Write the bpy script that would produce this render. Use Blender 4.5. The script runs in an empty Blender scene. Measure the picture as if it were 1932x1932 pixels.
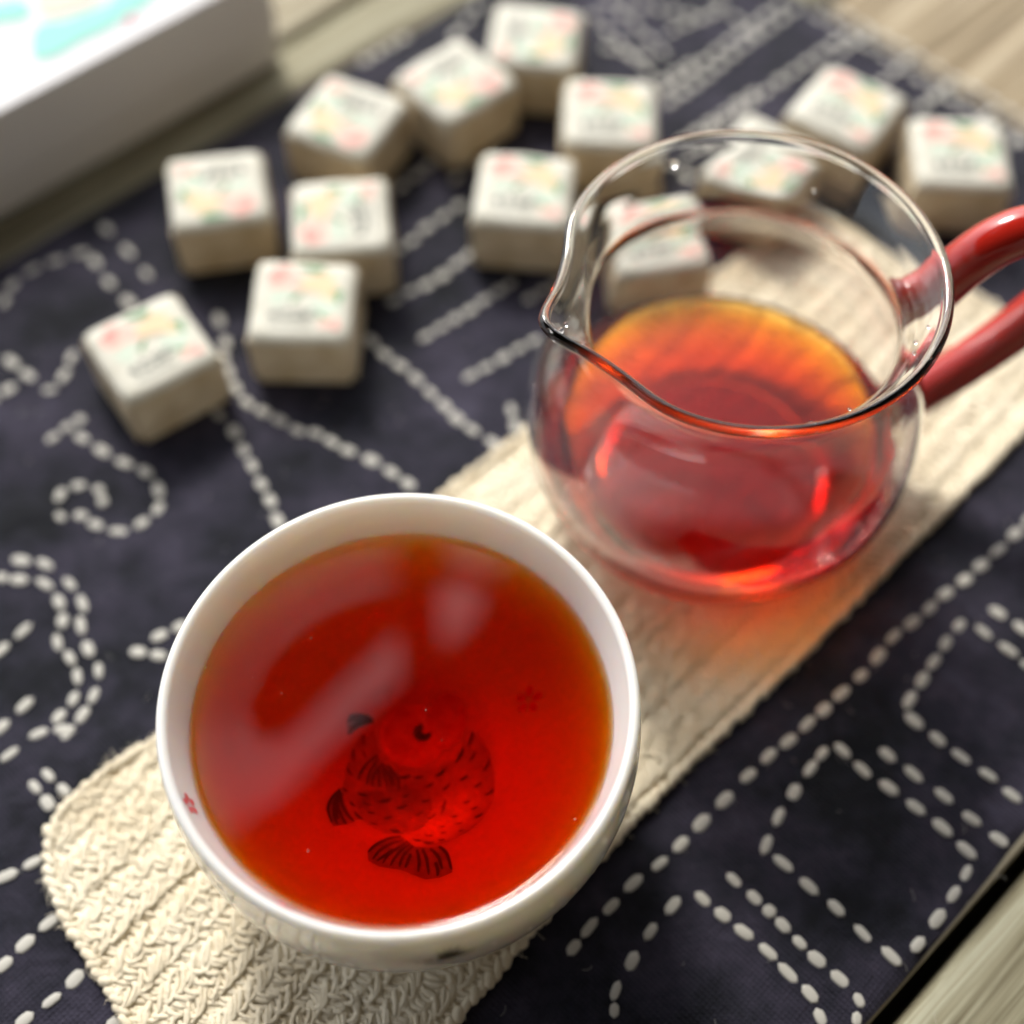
import bpy, bmesh, math, random
from math import sin, cos, pi, radians, exp, sqrt, atan2, hypot
from mathutils import Vector, noise
random.seed(7)
S = 0.001                      # everything below is written in millimetres
sc = bpy.context.scene
col = sc.collection

# ------------------------------------------------------------------ camera
cam_d = bpy.data.cameras.new("camera")
cam = bpy.data.objects.new("camera", cam_d); col.objects.link(cam)
cam.location = (0, 0, 0.270)
cam.rotation_euler = (radians(90 - 58.8), 0, 0)
cam_d.sensor_width = 36.0; cam_d.sensor_fit = 'HORIZONTAL'
cam_d.lens = 36.0 * 2600 / 1932
cam_d.clip_start = 0.01; cam_d.clip_end = 100
cam_d.dof.use_dof = True
cam_d.dof.focus_distance = 0.247
cam_d.dof.aperture_fstop = 4.5
sc.camera = cam

# ------------------------------------------------------------------ light
SUN_AZ, SUN_EL = radians(-19), radians(45)      # azimuth from +Y, negative = to the left
world = bpy.data.worlds.new("World"); sc.world = world
world.use_nodes = True
wn = world.node_tree
bg = wn.nodes['Background']
sky = wn.nodes.new('ShaderNodeTexSky'); sky.sky_type = 'NISHITA'
sky.sun_disc = False; sky.sun_elevation = SUN_EL; sky.sun_rotation = SUN_AZ
sky.air_density = 1.0; sky.dust_density = 3.0; sky.ozone_density = 1.0
hs = wn.nodes.new('ShaderNodeHueSaturation'); hs.inputs['Saturation'].default_value = .30; hs.inputs['Value'].default_value = 1.6   # thin cloud veils the blue
wn.links.new(sky.outputs[0], hs.inputs['Color']); wn.links.new(hs.outputs[0], bg.inputs[0]); bg.inputs[1].default_value = 0.15
sun_d = bpy.data.lights.new("sun", 'SUN'); sun_d.energy = 2.6; sun_d.angle = radians(12)
sun_d.color = (1.0, 0.95, 0.86)
sun = bpy.data.objects.new("sun", sun_d); col.objects.link(sun)
sd = Vector((sin(SUN_AZ) * cos(SUN_EL), cos(SUN_AZ) * cos(SUN_EL), sin(SUN_EL)))
sun.rotation_euler = sd.to_track_quat('Z', 'Y').to_euler()
sun.location = sd * 3
sc.view_settings.view_transform = 'Standard'; sc.view_settings.look = 'None'
sc.view_settings.exposure = 0.31; sc.view_settings.gamma = 1.0
cy = sc.cycles
cy.max_bounces = 24; cy.transmission_bounces = 24; cy.glossy_bounces = 20; cy.diffuse_bounces = 4
cy.transparent_max_bounces = 8; cy.sample_clamp_indirect = 250; cy.blur_glossy = 0.5
cy.caustics_reflective = True; cy.caustics_refractive = True
cy.use_denoising = True

# ------------------------------------------------------------------ measured layout (mm)
CUBES = [(1,-74.6,250.5,11.0),(2,-43.5,276.8,64.5),(3,-42.9,241.4,5.8),(4,-50.1,214.2,-1.5),(5,-84.8,200.5,34.7),(6,-15.4,290.3,42.2),(7,6.2,307.7,-7.4),(8,25.9,277.9,-2.5),(9,3.1,250.4,-6.2),(10,34.9,236.7,9.1),(12,64.5,261.4,52.5),(13,88.5,280.1,55.2),(14,115.7,263.3,-2.6)]
STITCH = [[(19.4,54.5),(19.8,58.1),(23.2,63.7),(27.1,69.4),(31.7,74.3)],[(37.7,75.7),(41.4,72.5),(45.2,69.1),(49.6,65.4),(53.0,61.4),(56.8,57.5),(58.3,53.3)],[(44.2,79.4),(47.9,75.9),(50.6,73.2),(53.0,70.5),(55.9,67.1),(58.9,64.0),(62.9,60.3),(66.0,56.3),(65.1,52.9)],[(51.4,86.7),(54.3,92.3),(58.2,97.7),(62.1,102.8),(64.9,106.1)],[(69.2,106.8),(73.0,102.5),(77.7,98.5),(82.6,94.3),(87.4,90.1),(91.6,85.5)],[(90.7,80.8),(87.5,76.6),(83.5,71.8),(78.8,66.7)],[(54.3,82.7),(58.9,78.2),(63.9,73.9),(68.5,68.9),(73.3,64.5)],[(78.5,105.8),(83.2,101.5),(88.7,96.7),(93.6,92.0),(98.5,87.7)],[(102.8,97.0),(98.6,101.2),(93.7,105.3),(89.5,109.2),(85.2,113.4)],[(85.0,118.2),(88.4,122.8),(91.6,127.1),(94.9,131.6),(98.7,136.1)],[(103.8,134.4),(108.3,129.9),(112.1,126.0)],[(107.7,139.0),(112.0,135.0)],[(12.0,66.2),(15.1,70.0),(19.5,74.1),(24.1,78.7),(29.6,82.7),(34.1,86.7),(38.6,91.1),(43.7,96.0),(49.0,101.2),(53.7,105.6),(58.2,108.9),(62.5,112.6),(66.3,115.7),(70.5,119.5),(75.3,123.8),(79.7,128.5),(83.6,133.0),(88.2,136.4),(92.7,140.2),(96.8,143.7),(101.5,146.9),(105.9,150.8),(110.5,154.7),(115.4,159.3),(119.3,163.0)],[(-109.6,185.5),(-106.7,188.6),(-104.0,190.8)],[(-102.7,185.5),(-97.4,181.9),(-91.7,178.8),(-86.3,176.2),(-82.6,171.2),(-82.0,166.2),(-85.1,161.9),(-90.2,159.9),(-95.9,161.9),(-99.7,164.3),(-104.2,163.8),(-105.2,169.7),(-101.4,172.2),(-96.6,171.2),(-95.2,168.2)],[(-71.1,192.9),(-66.6,187.6),(-63.9,182.4),(-61.3,177.8),(-58.7,172.7),(-56.2,168.2),(-54.0,162.8)],[(-71.6,209.9),(-69.8,205.4),(-67.5,200.5),(-64.4,196.1),(-60.2,193.4),(-56.0,190.8),(-51.5,188.1),(-47.0,187.1),(-43.0,184.4),(-38.9,181.9),(-33.3,179.3),(-28.4,176.0),(-24.3,172.8)],[(-123.8,208.2),(-119.1,204.3),(-113.0,199.9),(-110.2,204.3),(-109.3,209.9)],[(-123.1,199.9),(-126.8,196.1)],[(-111.2,152.3),(-105.7,151.4),(-99.2,146.3),(-95.5,141.3),(-95.0,135.9),(-92.5,130.2),(-89.4,125.0),(-89.6,119.2),(-91.2,114.7),(-93.6,110.6)],[(-114.8,147.7),(-110.7,147.2),(-104.8,146.3),(-100.8,141.7),(-99.3,137.2),(-99.5,131.9),(-96.1,128.0),(-93.8,123.7),(-93.7,118.4),(-96.1,114.3)],[(-111.4,129.8),(-107.5,134.6)],[(-107.9,111.8),(-103.9,116.9)],[(-104.9,105.7),(-99.7,110.4),(-94.9,111.4)],[(-95.9,101.0),(-92.2,97.9)],[(-98.3,98.6),(-95.1,95.2)],[(-100.8,80.2),(-96.0,82.8)],[(-98.0,63.0),(-94.6,66.9),(-90.7,70.9)],[(-92.1,52.7),(-87.6,56.3),(-83.8,60.3)],[(-75.0,52.3),(-71.5,54.3)],[(-81.4,129.3),(-76.9,128.5)],[(-77.2,133.2),(-73.1,135.5)],[(-107.0,252.2),(-100.4,244.8),(-94.5,237.2)],[(-129.2,227.9),(-128.3,233.1),(-124.1,238.5),(-118.4,241.2),(-112.6,243.9)],[(-108.4,241.2),(-103.6,234.0),(-97.9,227.9),(-92.6,223.6)],[(-74.0,221.9),(-71.5,214.3)],[(-30.1,228.1),(-26.0,231.1),(-21.9,233.5),(-17.8,236.5),(-14.2,240.2),(-10.9,243.3)],[(-29.9,245.1),(-26.2,248.3),(-22.6,252.7),(-18.4,256.6),(-14.1,261.1)],[(-29.9,267.7),(-26.1,271.8),(-22.8,275.8)],[(-21.4,216.4),(-17.8,219.3),(-14.3,222.2),(-10.6,224.5),(-7.0,228.1),(-3.3,231.1),(-0.6,233.5)],[(-10.2,204.2),(-6.3,206.8),(-2.1,209.8),(1.8,212.6),(5.6,215.1)],[(-35.2,215.1),(-31.7,210.9),(-27.6,207.2),(-23.5,203.3),(-19.9,199.1),(-16.4,195.3),(-13.3,191.5),(-9.6,188.1),(-4.5,184.4)],[(-0.1,194.0),(0.8,189.3)],[(44.6,300.1),(48.4,303.8),(52.2,307.6),(56.0,311.4),(59.8,315.3),(63.7,319.2),(67.7,323.1),(71.7,327.1),(75.7,331.1),(79.8,335.2),(83.9,339.3)],[(43.9,305.4),(47.7,309.3),(51.5,313.2),(55.4,317.1),(59.3,321.1),(63.2,325.1),(67.2,329.2),(71.2,333.3),(75.3,337.4),(79.4,341.6)],[(55.8,289.6),(59.8,293.3),(63.9,297.0),(68.0,300.8),(72.2,304.6),(76.4,308.5),(80.7,312.4),(85.0,316.3),(89.4,320.3),(93.7,324.3),(98.2,328.3)],[(47.4,285.0),(51.4,288.6),(55.5,292.2),(59.7,295.9),(63.8,299.5),(68.0,303.3)],[(90.6,336.2),(95.0,331.7),(99.3,327.2),(103.6,322.8),(107.9,318.4),(112.1,314.0),(116.2,309.8),(120.4,305.5),(124.4,301.3),(128.4,297.2),(132.4,293.1),(136.4,289.0),(140.2,285.0)],[(94.7,340.5),(99.4,335.9),(104.1,331.3),(108.7,326.8),(113.3,322.4),(117.8,318.0),(122.3,313.7),(126.7,309.4),(131.1,305.1),(135.4,300.9),(139.7,296.8),(143.9,292.7)],[(95.7,320.9),(100.0,324.6),(104.4,328.3)],[(106.0,308.7),(110.1,312.8),(114.3,317.0)],[(116.1,299.0),(120.1,302.9),(124.1,306.9)],[(126.2,288.5),(130.2,292.4),(134.2,296.2)],[(134.1,279.3),(139.5,285.0)],[(24.1,335.8),(27.8,330.0),(31.4,324.2),(35.0,318.6),(38.6,313.1)],[(29.0,342.8),(32.7,337.2),(36.4,331.7),(40.0,326.2),(43.6,320.9)],[(34.5,341.6),(39.0,340.5),(43.5,339.3),(48.0,338.1),(52.5,336.9),(56.9,335.8)],[(47.2,330.0),(51.5,332.7),(55.8,335.4),(60.2,338.1)],[(62.1,341.6),(66.2,335.2),(70.4,328.8)],[(-16.4,328.8),(-13.4,334.6),(-10.4,340.5)],[(-42.1,317.5),(-38.7,320.5),(-35.3,323.5),(-31.8,326.5)],[(28.3,322.0),(33.2,320.3),(38.1,318.6)],[(-32.7,294.8),(-34.4,290.1),(-36.0,285.4)],[(41.9,279.3),(46.4,275.3),(50.8,271.4)],[(50.9,315.3),(46.8,312.0),(42.9,308.7)],[(4.6,228.8),(8.0,231.4),(11.4,234.0)],[(-15.2,271.4),(-11.7,277.3)]]
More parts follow.
